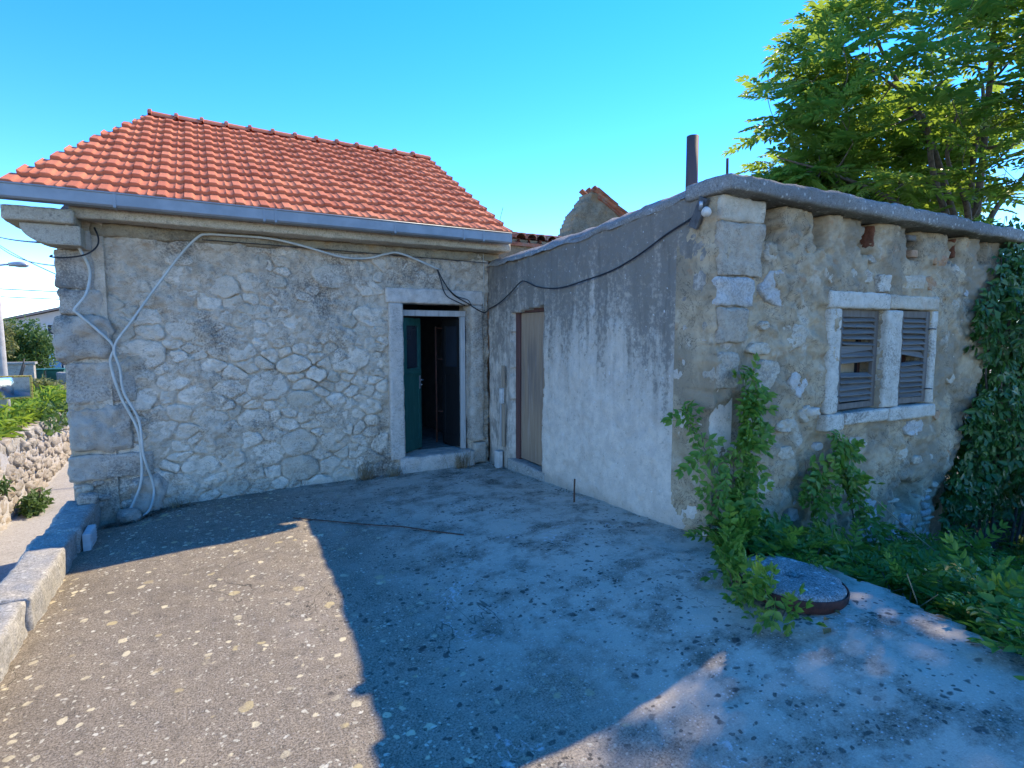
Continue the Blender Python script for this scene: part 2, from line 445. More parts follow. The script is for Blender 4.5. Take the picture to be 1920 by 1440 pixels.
def mat_concrete(name, base, hi, lichen_col, terrace=False, algae=0.5):
    t = NT(name)
    x, y, z = t.sep()
    flat = t.scaled((1, 1, 0.0)) if terrace else None
    fine = t.noise(95, 5, 0.75, flat); med = t.noise(14, 5, 0.65, flat); big = t.noise(0.9, 4, 0.6, flat)
    col = t.mix(t.step(fine, 0.38, 0.62), base, hi)
    col = t.mix(t.math('MULTIPLY', t.step(med, 0.45, 0.7), 0.4), col, tuple(c * 0.6 for c in base))
    col = t.mix(t.math('MULTIPLY', t.step(big, 0.46, 0.66), algae), col, tuple(c * 0.62 for c in base))
    if terrace:
        warp = t.n('ShaderNodeVectorMath'); warp.operation = 'ADD'
        wn = t.n('ShaderNodeTexNoise'); wn.inputs['Scale'].default_value = 16; wn.inputs['Detail'].default_value = 3
        t.l(flat, wn.inputs['Vector'])
        sc = t.n('ShaderNodeVectorMath'); sc.operation = 'SCALE'; sc.inputs['Scale'].default_value = 0.055
        t.l(wn.outputs['Color'], sc.inputs[0]); t.l(flat, warp.inputs[0]); t.l(sc.outputs[0], warp.inputs[1])
        wv = warp.outputs[0]
        # white aggregate grains and dark pits
        g = t.voro(60, flat); gc = t.voro(60, flat, 'Color')
        gsel = t.step(t.sep(gc)[0], 0.66, 0.70)
        grain = t.math('MULTIPLY', t.math('SUBTRACT', 1.0, t.step(g, 0.18, 0.34)), gsel)
        pale_lift = t.step(t.math('ADD', t.math('MULTIPLY', x, 0.3), big), 0.5, 1.25)
        col = t.mix(t.math('MULTIPLY', grain, t.math('ADD', t.math('MULTIPLY', pale_lift, 0.6), 0.15)), col, (0.62, 0.61, 0.58))
        g2 = t.voro(105, flat); g2c = t.sep(t.voro(105, flat, 'Color'))
        dpit = t.math('MULTIPLY', t.math('SUBTRACT', 1.0, t.step(g2, 0.22, 0.40)), t.step(g2c[0], 0.60, 0.64))
        col = t.mix(t.math('MULTIPLY', dpit, 0.75), col, (0.055, 0.052, 0.048))
        # paler concrete to the right, its colour raised further to lift the shade
        col = t.mix(t.math('MULTIPLY', t.math('MULTIPLY', pale_lift, t.step(t.noise(3.2, 6, 0.7, flat), 0.34, 0.58)), 0.72), col, (0.66, 0.565, 0.44))
        # round pale lichens, mostly on the open left half
        left = t.math('SUBTRACT', 1.0, t.step(t.math('ADD', x, t.math('MULTIPLY', t.math('SUBTRACT', big, 0.5), 2.5)), 0.5, 1.7))
        for (scl, r0, r1, sel0, amt, colr, off) in ((12.5, 0.26, 0.33, 0.42, 0.92, lichen_col, 0.0), (21, 0.22, 0.30, 0.5, 0.85, (0.66, 0.62, 0.48), 0.31), (8.0, 0.24, 0.31, 0.62, 0.8, (0.52, 0.42, 0.21), 0.63), (34, 0.26, 0.36, 0.5, 0.8, (0.60, 0.56, 0.42), 0.83)):
            mp = t.n('ShaderNodeMapping'); mp.inputs['Location'].default_value = (off, off * 2, 0); t.l(wv, mp.inputs['Vector'])
            d = t.voro(scl, mp.outputs[0]); c = t.sep(t.voro(scl, mp.outputs[0], 'Color'))
            rad = t.math('MULTIPLY', c[1], 0.19)
            disc = t.math('SUBTRACT', 1.0, t.step(t.math('ADD', d, rad), r0, r1))
            sel = t.math('GREATER_THAN', c[0], sel0)
            f = t.math('MULTIPLY', t.math('MULTIPLY', disc, sel), t.math('ADD', t.math('MULTIPLY', left, 0.86), 0.10))
            brk = t.math('MULTIPLY', t.step(t.noise(70, 3, 0.7, flat), 0.30, 0.44), t.step(t.noise(1.9 + off, 4, 0.7, flat), 0.36, 0.56))
            col = t.mix(t.math('MULTIPLY', t.math('MULTIPLY', f, brk), amt), col, colr)
        # dark lichens in the damp zones
        for (scl, r0, r1, sel0, off) in ((11, 0.2, 0.30, 0.66, 0.77), (17, 0.24, 0.34, 0.5, 0.17), (30, 0.24, 0.34, 0.45, 0.47)):
            mp = t.n('ShaderNodeMapping'); mp.inputs['Location'].default_value = (off, -off, 0); t.l(wv, mp.inputs['Vector'])
            d = t.voro(scl, mp.outputs[0]); c = t.sep(t.voro(scl, mp.outputs[0], 'Color'))
            disc = t.math('SUBTRACT', 1.0, t.step(t.math('ADD', d, t.math('MULTIPLY', c[1], 0.12)), r0, r1))
            zone = t.math('MULTIPLY', t.step(t.noise(1.7, 4, 0.65, flat), 0.40, 0.54), t.step(x, -0.2, 0.9))
            f = t.math('MULTIPLY', t.math('MULTIPLY', disc, t.math('GREATER_THAN', c[0], sel0)), zone)
            col = t.mix(t.math('MULTIPLY', f, 0.8), col, (0.045, 0.043, 0.04))
        # hairline cracks filled with white lime
        vein = t.math('ABSOLUTE', t.math('SUBTRACT', t.noise(0.75, 5, 0.62, flat, 0.5), 0.5))
        line = t.math('SUBTRACT', 1.0, t.step(vein, 0.0, 0.006))
        lime = t.math('MULTIPLY', t.math('MULTIPLY', line, t.step(t.noise(1.3, 3, 0.6, flat), 0.5, 0.58)), t.step(t.noise(26, 4, 0.7, flat), 0.44, 0.56))
        col = t.mix(t.math('MULTIPLY', t.math('MULTIPLY', lime, t.step(x, 0.4, 1.2)), 0.7), col, (0.62, 0.60, 0.57))
    else:
        sp = t.voro(26); sc_ = t.sep(t.voro(26, None, 'Color'))
        disc = t.math('MULTIPLY', t.math('SUBTRACT', 1.0, t.step(sp, 0.2, 0.36)), t.math('GREATER_THAN', sc_[0], 0.62))
        col = t.mix(t.math('MULTIPLY', disc, 0.7), col, lichen_col)
        dk = t.step(t.noise(34, 5, 0.75), 0.54, 0.66)
        col = t.mix(t.math('MULTIPLY', dk, 0.55), col, (0.07, 0.068, 0.062))
    if terrace:
        v2 = t.math('ABSOLUTE', t.math('SUBTRACT', t.noise(0.55, 6, 0.6, t.scaled((1.0, 0.8, 0.0)), 0.8), 0.47))
        ln2 = t.math('MULTIPLY', t.math('SUBTRACT', 1.0, t.step(v2, 0.0, 0.0022)), t.step(t.noise(0.8, 3, 0.6, flat), 0.46, 0.54))
        col = t.mix(t.math('MULTIPLY', ln2, 0.75), col, (0.04, 0.036, 0.03))
    b = t.bump(med, 0.25, 0.012); b = t.bump(fine, 0.9, 0.006, b)
    b = t.bump(t.noise(220, 2, 0.6, flat), 0.5, 0.003, b)
    return t.done(col, 0.95, b, spec=0.15)
M['terrace'] = mat_concrete('lichened_terrace_concrete', (0.15, 0.124, 0.09), (0.34, 0.288, 0.212), (0.66, 0.57, 0.36), True, 0.3)
M['millstone'] = mat_concrete('speckled_millstone', (0.15, 0.14, 0.125), (0.46, 0.43, 0.39), (0.74, 0.71, 0.65), False, 0.3)
M['slab'] = mat_concrete('weathered_slab_concrete', (0.19, 0.18, 0.165), (0.32, 0.31, 0.285), (0.50, 0.49, 0.45))
M['parapet'] = mat_concrete('parapet_concrete', (0.27, 0.255, 0.22), (0.44, 0.42, 0.37), (0.58, 0.54, 0.44), False, 0.3)
M['cornice'] = mat_concrete('cornice_concrete', (0.42, 0.355, 0.265), (0.60, 0.51, 0.39), (0.42, 0.36, 0.24), False, 0.4)
M['ochre'] = mat_stone('ochre_stained_mortar', (0.36, 0.29, 0.19), (0.26, 0.20, 0.13), (0.09, 0.075, 0.055), (0.38, 0.22, 0.09), rnd=0, warmth=0.6, darkness=0.6)
M['lane'] = mat_concrete('lane_concrete', (0.32, 0.30, 0.27), (0.44, 0.415, 0.38), (0.46, 0.44, 0.4), False, 0.2)

def mat_tile(name, c1, c2, c3, lich=0.0):
    t = NT(name)
    r = t.rand()
    col = t.ramp(r, (0.0, c1), (0.5, c2), (1.0, c3))
    f = t.noise(24, 5, 0.6)
    col = t.mix(t.math('MULTIPLY', t.step(f, 0.45, 0.75), 0.35), col, tuple(c * 0.6 for c in c2))
    col = t.mix(t.math('MULTIPLY', t.step(t.noise(90, 3, 0.6), 0.6, 0.7), 0.3), col, tuple(min(1, c * 1.5) for c in c1))
    if lich:
        col = t.mix(t.math('MULTIPLY', t.step(t.noise(9, 5, 0.7), 0.48, 0.6), lich), col, (0.30, 0.27, 0.21))
    b = t.bump(t.noise(120, 4, 0.6), 0.25, 0.003)
    return t.done(col, 0.85, b, spec=0.15)
M['tile'] = mat_tile('terracotta_tile', (0.60, 0.205, 0.105), (0.54, 0.17, 0.09), (0.45, 0.135, 0.072))
M['old_tile'] = mat_tile('old_clay_tile', (0.42, 0.17, 0.10), (0.33, 0.13, 0.08), (0.26, 0.11, 0.075), 0.6)

def mat_wood(name, c1, c2, dark, axis='z', scale=30, peel=None, rough=0.75):
    t = NT(name)
    st = {'x': (0.06, 1, 1), 'y': (1, 0.06, 1), 'z': (1, 1, 0.06)}[axis]
    v = t.scaled(st)
    g = t.noise(scale, 6, 0.65, v, 0.3)
    col = t.mix(t.step(g, 0.3, 0.7), c1, c2)
    col = t.mix(t.math('MULTIPLY', t.step(t.noise(scale * 2.2, 4, 0.6, v), 0.58, 0.7), 0.7), col, dark)
    if peel:
        col = t.mix(t.math('MULTIPLY', t.step(t.noise(6, 5, 0.7, t.scaled((1, 1, 0.45))), 0.5, 0.62), 0.75), col, peel)
    b = t.bump(g, 0.5, 0.004)
    return t.done(col, rough, b, spec=0.25)
M['green_paint'] = mat_wood('faded_green_paint', (0.022, 0.11, 0.092), (0.016, 0.082, 0.07), (0.009, 0.036, 0.032), peel=(0.035, 0.125, 0.105))
M['frame_wood'] = mat_wood('whitish_frame_wood', (0.47, 0.45, 0.42), (0.36, 0.34, 0.31), (0.18, 0.16, 0.14))
M['shutter_wood'] = mat_wood('grey_shutter_wood', (0.185, 0.168, 0.148), (0.125, 0.113, 0.10), (0.07, 0.065, 0.06), 'x', 22)
M['shutter_stile'] = mat_wood('grey_brown_stile_wood', (0.165, 0.14, 0.118), (0.115, 0.096, 0.08), (0.07, 0.06, 0.055), 'z', 26)
M['strip_wood'] = mat_wood('bare_strip_wood', (0.36, 0.28, 0.2), (0.28, 0.21, 0.15), (0.14, 0.10, 0.07))
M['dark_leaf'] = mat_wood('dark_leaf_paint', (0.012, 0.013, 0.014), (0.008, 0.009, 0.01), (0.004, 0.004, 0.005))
M['dark_wood'] = mat_wood('dark_red_brown_wood', (0.13, 0.06, 0.05), (0.09, 0.045, 0.04), (0.03, 0.02, 0.02))

def mat_brown_door():
    t = NT('weathered_brown_door')
    x, y, z = t.sep()
    v = t.scaled((1, 1, 0.07))
    g = t.noise(26, 6, 0.65, v); s = t.noise(7, 4, 0.6, v)
    col = t.mix(t.step(g, 0.3, 0.7), (0.36, 0.25, 0.165), (0.27, 0.185, 0.12))
    mid = t.math('MULTIPLY', t.step(z, 0.5, 1.15), t.math('SUBTRACT', 1.0, t.step(z, 1.35, 1.7)))
    col = t.mix(t.math('MULTIPLY', t.math('MULTIPLY', t.step(s, 0.35, 0.6), mid), 0.75), col, (0.15, 0.125, 0.11))
    col = t.mix(t.math('MULTIPLY', t.step(t.noise(34, 4, 0.6, v), 0.55, 0.7), 0.4), col, (0.42, 0.36, 0.32))
    low = t.math('SUBTRACT', 1.0, t.step(t.math('ADD', z, t.math('MULTIPLY', s, 0.2)), 0.28, 0.5))
    col = t.mix(t.math('MULTIPLY', low, 0.4), col, (0.16, 0.125, 0.10))
    return t.done(col, 0.8, t.bump(g, 0.3, 0.003), spec=0.25)
M['brown_door'] = mat_brown_door()

M['zinc'] = mat_simple('galvanised_gutter', (0.25, 0.265, 0.28), (0.20, 0.215, 0.23), 5, 0.5, 0.05, 0.002, 0.35, 0.5)
M['rust'] = mat_simple('rusty_iron', (0.105, 0.04, 0.028), (0.06, 0.026, 0.02), 26, 0.85, 0.6, 0.003, 0.15)
M['rust_wire'] = mat_simple('rusty_rod', (0.10, 0.05, 0.03), (0.06, 0.035, 0.025), 30, 0.85, 0.3, 0.002)
M['flue'] = mat_simple('rusted_flue_pipe', (0.105, 0.07, 0.065), (0.07, 0.055, 0.06), 7, 0.7, 0.3, 0.003, 0.2, 0.3, 0, (1, 1, 0.15))
M['white_cable'] = mat_simple('grey_white_conduit', (0.50, 0.49, 0.44), (0.42, 0.41, 0.36), 9, 0.6, 0.1)
M['black_cable'] = mat_simple('black_rubber', (0.02, 0.02, 0.022), (0.03, 0.03, 0.032), 9, 0.55, 0.1)
M['white_paint'] = mat_simple('chipped_white_paint', (0.60, 0.57, 0.52), (0.46, 0.43, 0.39), 14, 0.7, 0.3)
M['metal_light'] = mat_simple('grey_steel', (0.42, 0.43, 0.44), (0.36, 0.37, 0.38), 9, 0.45, 0.1, 0.002, 0.6, 0.5)
M['dark_metal'] = mat_simple('dark_lamp_board', (0.10, 0.095, 0.09), (0.06, 0.058, 0.055), 20, 0.7, 0.4, 0.003)
M['pole'] = mat_simple('pole_concrete', (0.45, 0.43, 0.40), (0.36, 0.345, 0.32), 7, 0.9, 0.3)
M['yellow'] = mat_simple('yellow_mirror_frame', (0.72, 0.50, 0.10), (0.60, 0.40, 0.08), 8, 0.6, 0.1)
M['red_orange'] = mat_simple('frame_reflector', (0.45, 0.18, 0.06), (0.35, 0.12, 0.05), 8, 0.5, 0.1)
M['mirror'] = mat_simple('mirror_steel', (0.85, 0.87, 0.9), (0.8, 0.82, 0.86), 3, 0.06, 0.05, 0.02, 1.0, 0.5)
M['glass'] = mat_simple('dark_window_glass', (0.03, 0.04, 0.05), (0.025, 0.03, 0.04), 3, 0.08, 0.02, 0.01, 0.0, 0.6)
M['tan_board'] = mat_simple('tan_board', (0.42, 0.31, 0.2), (0.34, 0.25, 0.16), 10, 0.85)
M['room'] = mat_simple('dark_room_plaster', (0.10, 0.10, 0.10), (0.07, 0.07, 0.075), 6, 0.95)  # one dark grey for the inner walls and the ceiling
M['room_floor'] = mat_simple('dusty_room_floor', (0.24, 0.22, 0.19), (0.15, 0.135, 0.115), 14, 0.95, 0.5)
M['render'] = mat_simple('pale_house_render', (0.52, 0.46, 0.42), (0.48, 0.43, 0.39), 3, 0.9)
M['far_roof'] = mat_simple('far_roof_edge', (0.30, 0.22, 0.18), (0.26, 0.19, 0.16), 5, 0.85)
M['bin'] = mat_simple('green_bin_plastic', (0.02, 0.11, 0.065), (0.018, 0.085, 0.05), 6, 0.5, 0.05)
M['car'] = mat_simple('dark_car_paint', (0.035, 0.038, 0.045), (0.03, 0.033, 0.04), 3, 0.25, 0.0, 0.001, 0.2, 0.6)
M['tyre'] = mat_simple('tyre_rubber', (0.02, 0.02, 0.02), (0.025, 0.025, 0.025), 9, 0.85)
M['rim'] = mat_simple('wheel_rim', (0.35, 0.36, 0.37), (0.3, 0.31, 0.32), 9, 0.35, 0.05, 0.002, 0.7)
M['taillight'] = mat_simple('tail_lamp_lens', (0.30, 0.02, 0.02), (0.25, 0.02, 0.02), 9, 0.3)
M['soil'] = mat_simple('dry_soil', (0.20, 0.155, 0.11), (0.11, 0.085, 0.06), 22, 0.97, 0.9, 0.02)
M['earth'] = mat_simple('garden_earth', (0.10, 0.085, 0.055), (0.055, 0.05, 0.03), 6, 0.97, 0.8, 0.02)
M['field'] = mat_simple('pale_bounce_field', (0.34, 0.30, 0.22), (0.24, 0.22, 0.15), 1.2, 0.97, 0.5, 0.05)  # ground made pale to bounce sunlight onto the shaded walls
M['grass_soil'] = mat_simple('grassy_soil', (0.15, 0.15, 0.06), (0.09, 0.10, 0.04), 5, 0.97, 0.6, 0.02)
M['bark'] = mat_simple('grey_brown_bark', (0.16, 0.125, 0.095), (0.09, 0.07, 0.055), 18, 0.9, 0.7, 0.01)
M['hollow_block'] = mat_simple('hollow_clay_block', (0.50, 0.52, 0.50), (0.42, 0.44, 0.43), 12, 0.85, 0.3)
M['dry_stem'] = mat_simple('dry_straw', (0.34, 0.25, 0.14), (0.22, 0.15, 0.085), 9, 0.9)
M['dead_leaf'] = mat_simple('dead_leaf', (0.42, 0.17, 0.05), (0.28, 0.12, 0.05), 20, 0.85)

def mat_leaf(name, a, b, c, tr, trans=0.4, rough=0.45, scale=1.6):
    t = NT(name)
    isl = t.geo.outputs['Random Per Island']
    col = t.ramp(isl, (0.0, a), (0.5, b), (1.0, c))
    col = t.mix(t.math('MULTIPLY', t.step(t.noise(scale, 3, 0.5), 0.4, 0.65), 0.5), col, b)
    return t.done(col, rough, None, spec=0.35, trans=trans, tcol=tr)
M['ailanthus'] = mat_leaf('ailanthus_leaf', (0.05, 0.12, 0.025), (0.08, 0.165, 0.03), (0.13, 0.215, 0.04), (0.36, 0.51, 0.06), 0.47)
M['creeper'] = mat_leaf('creeper_leaf', (0.07, 0.16, 0.022), (0.105, 0.215, 0.03), (0.20, 0.27, 0.045), (0.2, 0.36, 0.04), 0.35)
M['ivy'] = mat_leaf('ivy_leaf', (0.022, 0.08, 0.02), (0.045, 0.125, 0.03), (0.085, 0.17, 0.04), (0.1, 0.24, 0.04), 0.3, 0.4)
M['grass'] = mat_leaf('meadow_leaf', (0.12, 0.21, 0.02), (0.18, 0.28, 0.03), (0.25, 0.32, 0.05), (0.35, 0.48, 0.05), 0.4, 0.6)
M['bush'] = mat_leaf('bush_leaf', (0.04, 0.09, 0.02), (0.06, 0.12, 0.03), (0.10, 0.16, 0.04), (0.16, 0.26, 0.05), 0.3, 0.6)
M['olive'] = mat_leaf('yellowish_leaf', (0.16, 0.17, 0.06), (0.2, 0.2, 0.075), (0.13, 0.15, 0.055), (0.25, 0.28, 0.08), 0.3, 0.6)

# ------------------------------------------------------------------ terrain
YW = 6.27      # face of the stone house
XS = 3.06      # face of the roughcast side wall
YF = 2.737     # front face of the outbuilding

def terrace_z(x, y):
    x = np.asarray(x, float); y = np.asarray(y, float)
    f = np.interp(x, [-1.6, -1.0, -0.5, 0.6, 1.85, 3.06, 3.6], [-0.09, -0.07, -0.045, 0.0, 0.025, 0.034, 0.03])
    f = f + 0.045 * (5.97 - y) * sstep(1.0, 3.0, x)
    f = f - 0.08 * sstep(5.7, 6.25, y) * (1 - sstep(-0.75, -0.35, x))
    return f

def terrace_edge(y):
    """right edge of the slab south of the outbuilding"""
    return np.interp(y, [-9, 0.7, 1.0, 1.67, 2.5, 2.74, 2.75], [2.9, 2.92, 3.02, 3.22, 3.28, 3.28, 3.3]) 

us = np.linspace(-1.12, 3.42, 180); ws = np.concatenate([np.linspace(-9, 1.2, 60), np.arange(1.24, 6.75, 0.03)])  # slab extended unseen behind the camera to bounce sunlight
def terr_h(u, w):
    h = terrace_z(u, w)
    h = h + 0.006 * fbm(u * 2.1, w * 2.1, 0, 3, 3) + 0.0025 * fbm(u * 14, w * 14, 0, 9, 3)
    return h
def terr_mask(u, w):
    return (u < terrace_edge(w) + 0.03 * fbm(u * 3, w * 5, 0, 5, 3)) | (w > 2.76)
tag(put('terrace', sheet_mesh('terrace', (0, 0, 0), (1, 0, 0), (0, 1, 0), (0, 0, 1), us, ws, terr_h, terr_mask, 2.2), M['terrace']),
    'lichen spotted grey concrete terrace in front of the two stone walls', kind='structure')

def ground_z(x, y):
    x = np.asarray(x, float); y = np.asarray(y, float) + 0 * x
    d = np.hypot(x, y)
    far = np.interp(d, [0, 14, 20, 28, 40, 60, 400], [-0.95, -0.75, 0.02, -0.2, -0.8, -0.9, -3])
    return far
rad = np.concatenate([np.linspace(0.0, 16, 24), np.geomspace(17, 1500, 40)])
ang = np.linspace(0, 2 * math.pi, 97)
rr, aa = np.meshgrid(rad, ang, indexing='ij')
gx = rr * np.sin(aa); gy = rr * np.cos(aa)
gz = np.interp(rr, [0, 14, 20, 28, 40, 60, 300, 1500], [-2.5, -2.5, -2.4, -2.0, -1.0, -1.0, -4, -6]) + 0.05 * fbm(gx * 0.2, gy * 0.2, 0, 2, 3)
ids = np.arange(rr.size).reshape(rr.shape)
F = np.stack([ids[:-1, :-1], ids[:-1, 1:], ids[1:, 1:], ids[1:, :-1]], -1).reshape(-1, 4)
tag(put('ground', mesh_np('ground', np.stack([gx, gy, gz], -1).reshape(-1, 3), F[:, ::-1]), M['field']), 'open ground around the houses', kind='structure')

us = np.linspace(-3.52, -1.05, 30); ws = np.linspace(-8, 26, 150)
tag(put('lane', sheet_mesh('lane', (0, 0, 0), (1, 0, 0), (0, 1, 0), (0, 0, 1), us, ws,
    lambda u, w: np.interp(w, [-8, 15, 26], [-2.04, -2.0, -1.62]) + 0.006 * fbm(u * 3, w * 3, 0, 4, 3), None, 0.6), M['lane']),
    'narrow concrete lane below the terrace wall', kind='structure')

def meadow_z(x, y):
    x = np.asarray(x, float); y = np.asarray(y, float) + 0 * x
    return np.interp(y, [4, 12, 15, 19.5, 24, 30, 42], [-0.63, -0.58, -0.42, -0.30, -0.34, -0.42, -0.8]) + 0.13 * sstep(-3.9, -6.5, x) + 0.06 * fbm(x * 0.5, y * 0.5, 0, 8, 3)
us = np.linspace(-24, -3.75, 70); ws = np.linspace(3, 42, 130)
tag(put('meadow', sheet_mesh('meadow', (0, 0, 0), (1, 0, 0), (0, 1, 0), (0, 0, 1), us, ws, meadow_z, None, 1.7), M['grass_soil']),
    'grassy plot above the lane', kind='structure')

def garden_z(x, y):
    x = np.asarray(x, float); y = np.asarray(y, float) + 0 * x
    return -0.42 + 0.12 * fbm(x * 0.8, y * 0.8, 0, 12, 3) - 0.45 * sstep(5.0, 6.5, x) * sstep(1.2, 2.6, y) + 0.28 * (1 - sstep(3.2, 3.7, x))
us = np.linspace(2.95, 18, 90); ws = np.linspace(-7, 16, 120)
tag(put('garden_ground', sheet_mesh('garden_ground', (0, 0, 0), (1, 0, 0), (0, 1, 0), (0, 0, 1), us, ws, garden_z,
    lambda u, w: (w < 2.9) | (u > 6.0), 0.9), M['earth']), 'overgrown lower garden beside the terrace', kind='structure')

# ------------------------------------------------------------------ rubble stones
def power_cells(sites, wts, x0, x1, y0, y1, aspect=1.0):
    S = np.array(sites, float).copy(); S[:, 0] /= aspect
    out = []
    for i, (p, wi) in enumerate(zip(S, wts)):
        poly = [(x0 / aspect, y0), (x1 / aspect, y0), (x1 / aspect, y1), (x0 / aspect, y1)]
        d = np.hypot(*(S - p).T); order = np.argsort(d)[1:26]
        for j in order:
            q = S[j]; nx, ny = q - p; L2 = nx * nx + ny * ny
            if L2 < 1e-9: continue
            c = (q @ q - p @ p + wi - wts[j]) / 2
            new = []
            for k in range(len(poly)):
                a = poly[k]; b = poly[(k + 1) % len(poly)]
                fa = a[0] * nx + a[1] * ny - c; fb = b[0] * nx + b[1] * ny - c
                if fa <= 0: new.append(a)
                if (fa < 0) != (fb < 0):
                    t = fa / (fa - fb); new.append((a[0] + t * (b[0] - a[0]), a[1] + t * (b[1] - a[1])))
            poly = new
            if len(poly) < 3: break
        out.append([(x * aspect, y) for x, y in poly] if len(poly) >= 3 else None)
    return out

def poly_area(P):
    return 0.5 * sum(P[i][0] * P[(i + 1) % len(P)][1] - P[(i + 1) % len(P)][0] * P[i][1] for i in range(len(P)))

def outline(P, gap, n, seed, rough=0.12):
    """rounded, slightly ragged outline of a cell, drawn in from its neighbours by gap"""
    Q = []
    for i in range(len(P)):
        a = np.array(P[i]); b = np.array(P[(i + 1) % len(P)])
        Q += [a * 0.84 + b * 0.16, a * 0.16 + b * 0.84]
    P = Q
    P = np.array(P); c = P.mean(0)
    seg = np.linalg.norm(np.roll(P, -1, 0) - P, axis=1); cum = np.concatenate([[0], np.cumsum(seg)])
    t = np.linspace(0, cum[-1], n, endpoint=False)
    PP = np.vstack([P, P[:1]])
    O = np.stack([np.interp(t, cum, PP[:, 0]), np.interp(t, cum, PP[:, 1])], 1)
    D = O - c; L = np.linalg.norm(D, axis=1, keepdims=True)
    r = np.maximum(L - gap, L * 0.55) / np.maximum(L, 1e-6)
    th = np.arctan2(D[:, 1], D[:, 0])
    r = r * (1 + rough * fbm(np.cos(th) * 2.4 + seed, np.sin(th) * 2.4, seed * 1.7, 3, 3, 0.7)[:, None])
    return c, c + D * r

def stone_mesh(name, P, base, U, W, N, height, gap=0.008, n=14, seed=0, sink=0.03, lumps=1.0):
    base, U, W, N = (np.array(a, float) for a in (base, U, W, N))
    c, O = outline(P, gap, n, seed)
    tilt = rng.normal(0, 0.07, 2)
    rings = [(1.0, -sink), (0.99, height * 0.35), (0.955, height * 0.78), (0.84, height * 0.97), (0.6, height), (0.3, height)]
    V = []
    for s, h in rings:
        Q = c + (O - c) * s
        jit = lumps * (0.28 * height + 0.007) * fbm(Q[:, 0] * 19 + seed, Q[:, 1] * 23, seed * 0.7, seed % 50, 3, 0.65) if h > 0 else 0
        lean = ((Q - c) @ tilt) * (h > 0)
        V.append(base + Q[:, :1] * U + Q[:, 1:] * W + (h + jit + lean)[:, None] * N if h > 0 else base + Q[:, :1] * U + Q[:, 1:] * W + h * N)
    top = base + c[0] * U + c[1] * W + height * N
    V = np.vstack(V + [top[None]])
    F = []
    for k in range(len(rings) - 1):
        for i in range(n):
            j = (i + 1) % n
            F.append((k * n + i, k * n + j, (k + 1) * n + j, (k + 1) * n + i))
    b = (len(rings) - 1) * n
    F3 = [(b + i, b + (i + 1) % n, len(V) - 1) for i in range(n)]
    if np.dot(np.cross(U, W), N) < 0:
        F = [f[::-1] for f in F]; F3 = [f[::-1] for f in F3]
    me = bpy.data.meshes.new(name)
    me.from_pydata([tuple(v) for v in V], [], F + F3)
    me.polygons.foreach_set('use_smooth', [True] * len(me.polygons)); me.update()
    return me

def scatter_sites(x0, x1, y0, y1, rmin, rmax, aspect, tries=5000, big=2.2, seed=1):
    r_ = np.random.default_rng(seed); S = []; Rr = []
    for _ in range(tries):
        p = np.array([r_.uniform(x0, x1), r_.uniform(y0, y1)])
        r = rmin + (rmax - rmin) * r_.random() ** big
        ok = True
        for q, s in zip(S, Rr):
            if ((p[0] - q[0]) / aspect) ** 2 + (p[1] - q[1]) ** 2 < ((r + s) * 0.9) ** 2: ok = False; break
        if ok: S.append(p); Rr.append(r)
    return np.array(S), np.array(Rr)

# ------------------------------------------------------------------ the stone house
house = thing('stone_house', 'rubble stone house with new red tiled roof and an open green door', 'house', (1.0, YW, 0))

def house_relief(u, w):
    h = 0.016 * fbm(u * 3.1, w * 3.1, 0, 21, 4) + 0.012 * fbm(u * 13, w * 17, 0, 31, 5, 0.65) 
    smear = np.maximum(sstep(1.40, 2.0, w + 0.38 * fbm(u * 1.7, w * 1.7, 0, 41, 3)), np.maximum(sstep(0.0, 0.35, fbm(u * 1.1, w * 1.3, 0, 43, 3)), sstep(0.1, -0.5, u + 0.3 * fbm(u * 2, w * 2, 0, 48, 3)) * 0.7))
    h = h + 0.022 * smear * (0.6 + 0.8 * fbm(u * 5, w * 6, 0, 45, 4)) - 0.006
    lay = fbm(u * 4.3, w * 5.1, 0, 49, 5, 0.62)
    h = h + 0.010 * (1 - smear) * sstep(-0.3, 0.5, fbm(u * 2.3, w * 2.6, 0, 47, 4)) + 0.004 + 0.009 * sstep(0.02, 0.09, lay) + 0.007 * sstep(0.33, 0.39, lay)
    h = h + 0.05 * sstep(0.32, 0.0, w) * (0.4 + 0.5 * fbm(u * 4, w * 4, 0, 44, 3)) * (u < 1.7)
    return h
us = np.arange(-1.10, 3.062, 0.0145); ws = np.concatenate([[-2.1, -1.5, -0.9, -0.5], np.arange(-0.3, 2.62, 0.0145)])
wall = put('wall', sheet_mesh('wall', (0, YW, 0), (1, 0, 0), (0, 0, 1), (0, -1, 0), us, ws, house_relief,
      lambda u, w: ~((u > 1.93) & (u < 2.83) & (w > 0.0) & (w < 2.0)), 0.34), M['mortar'], house)

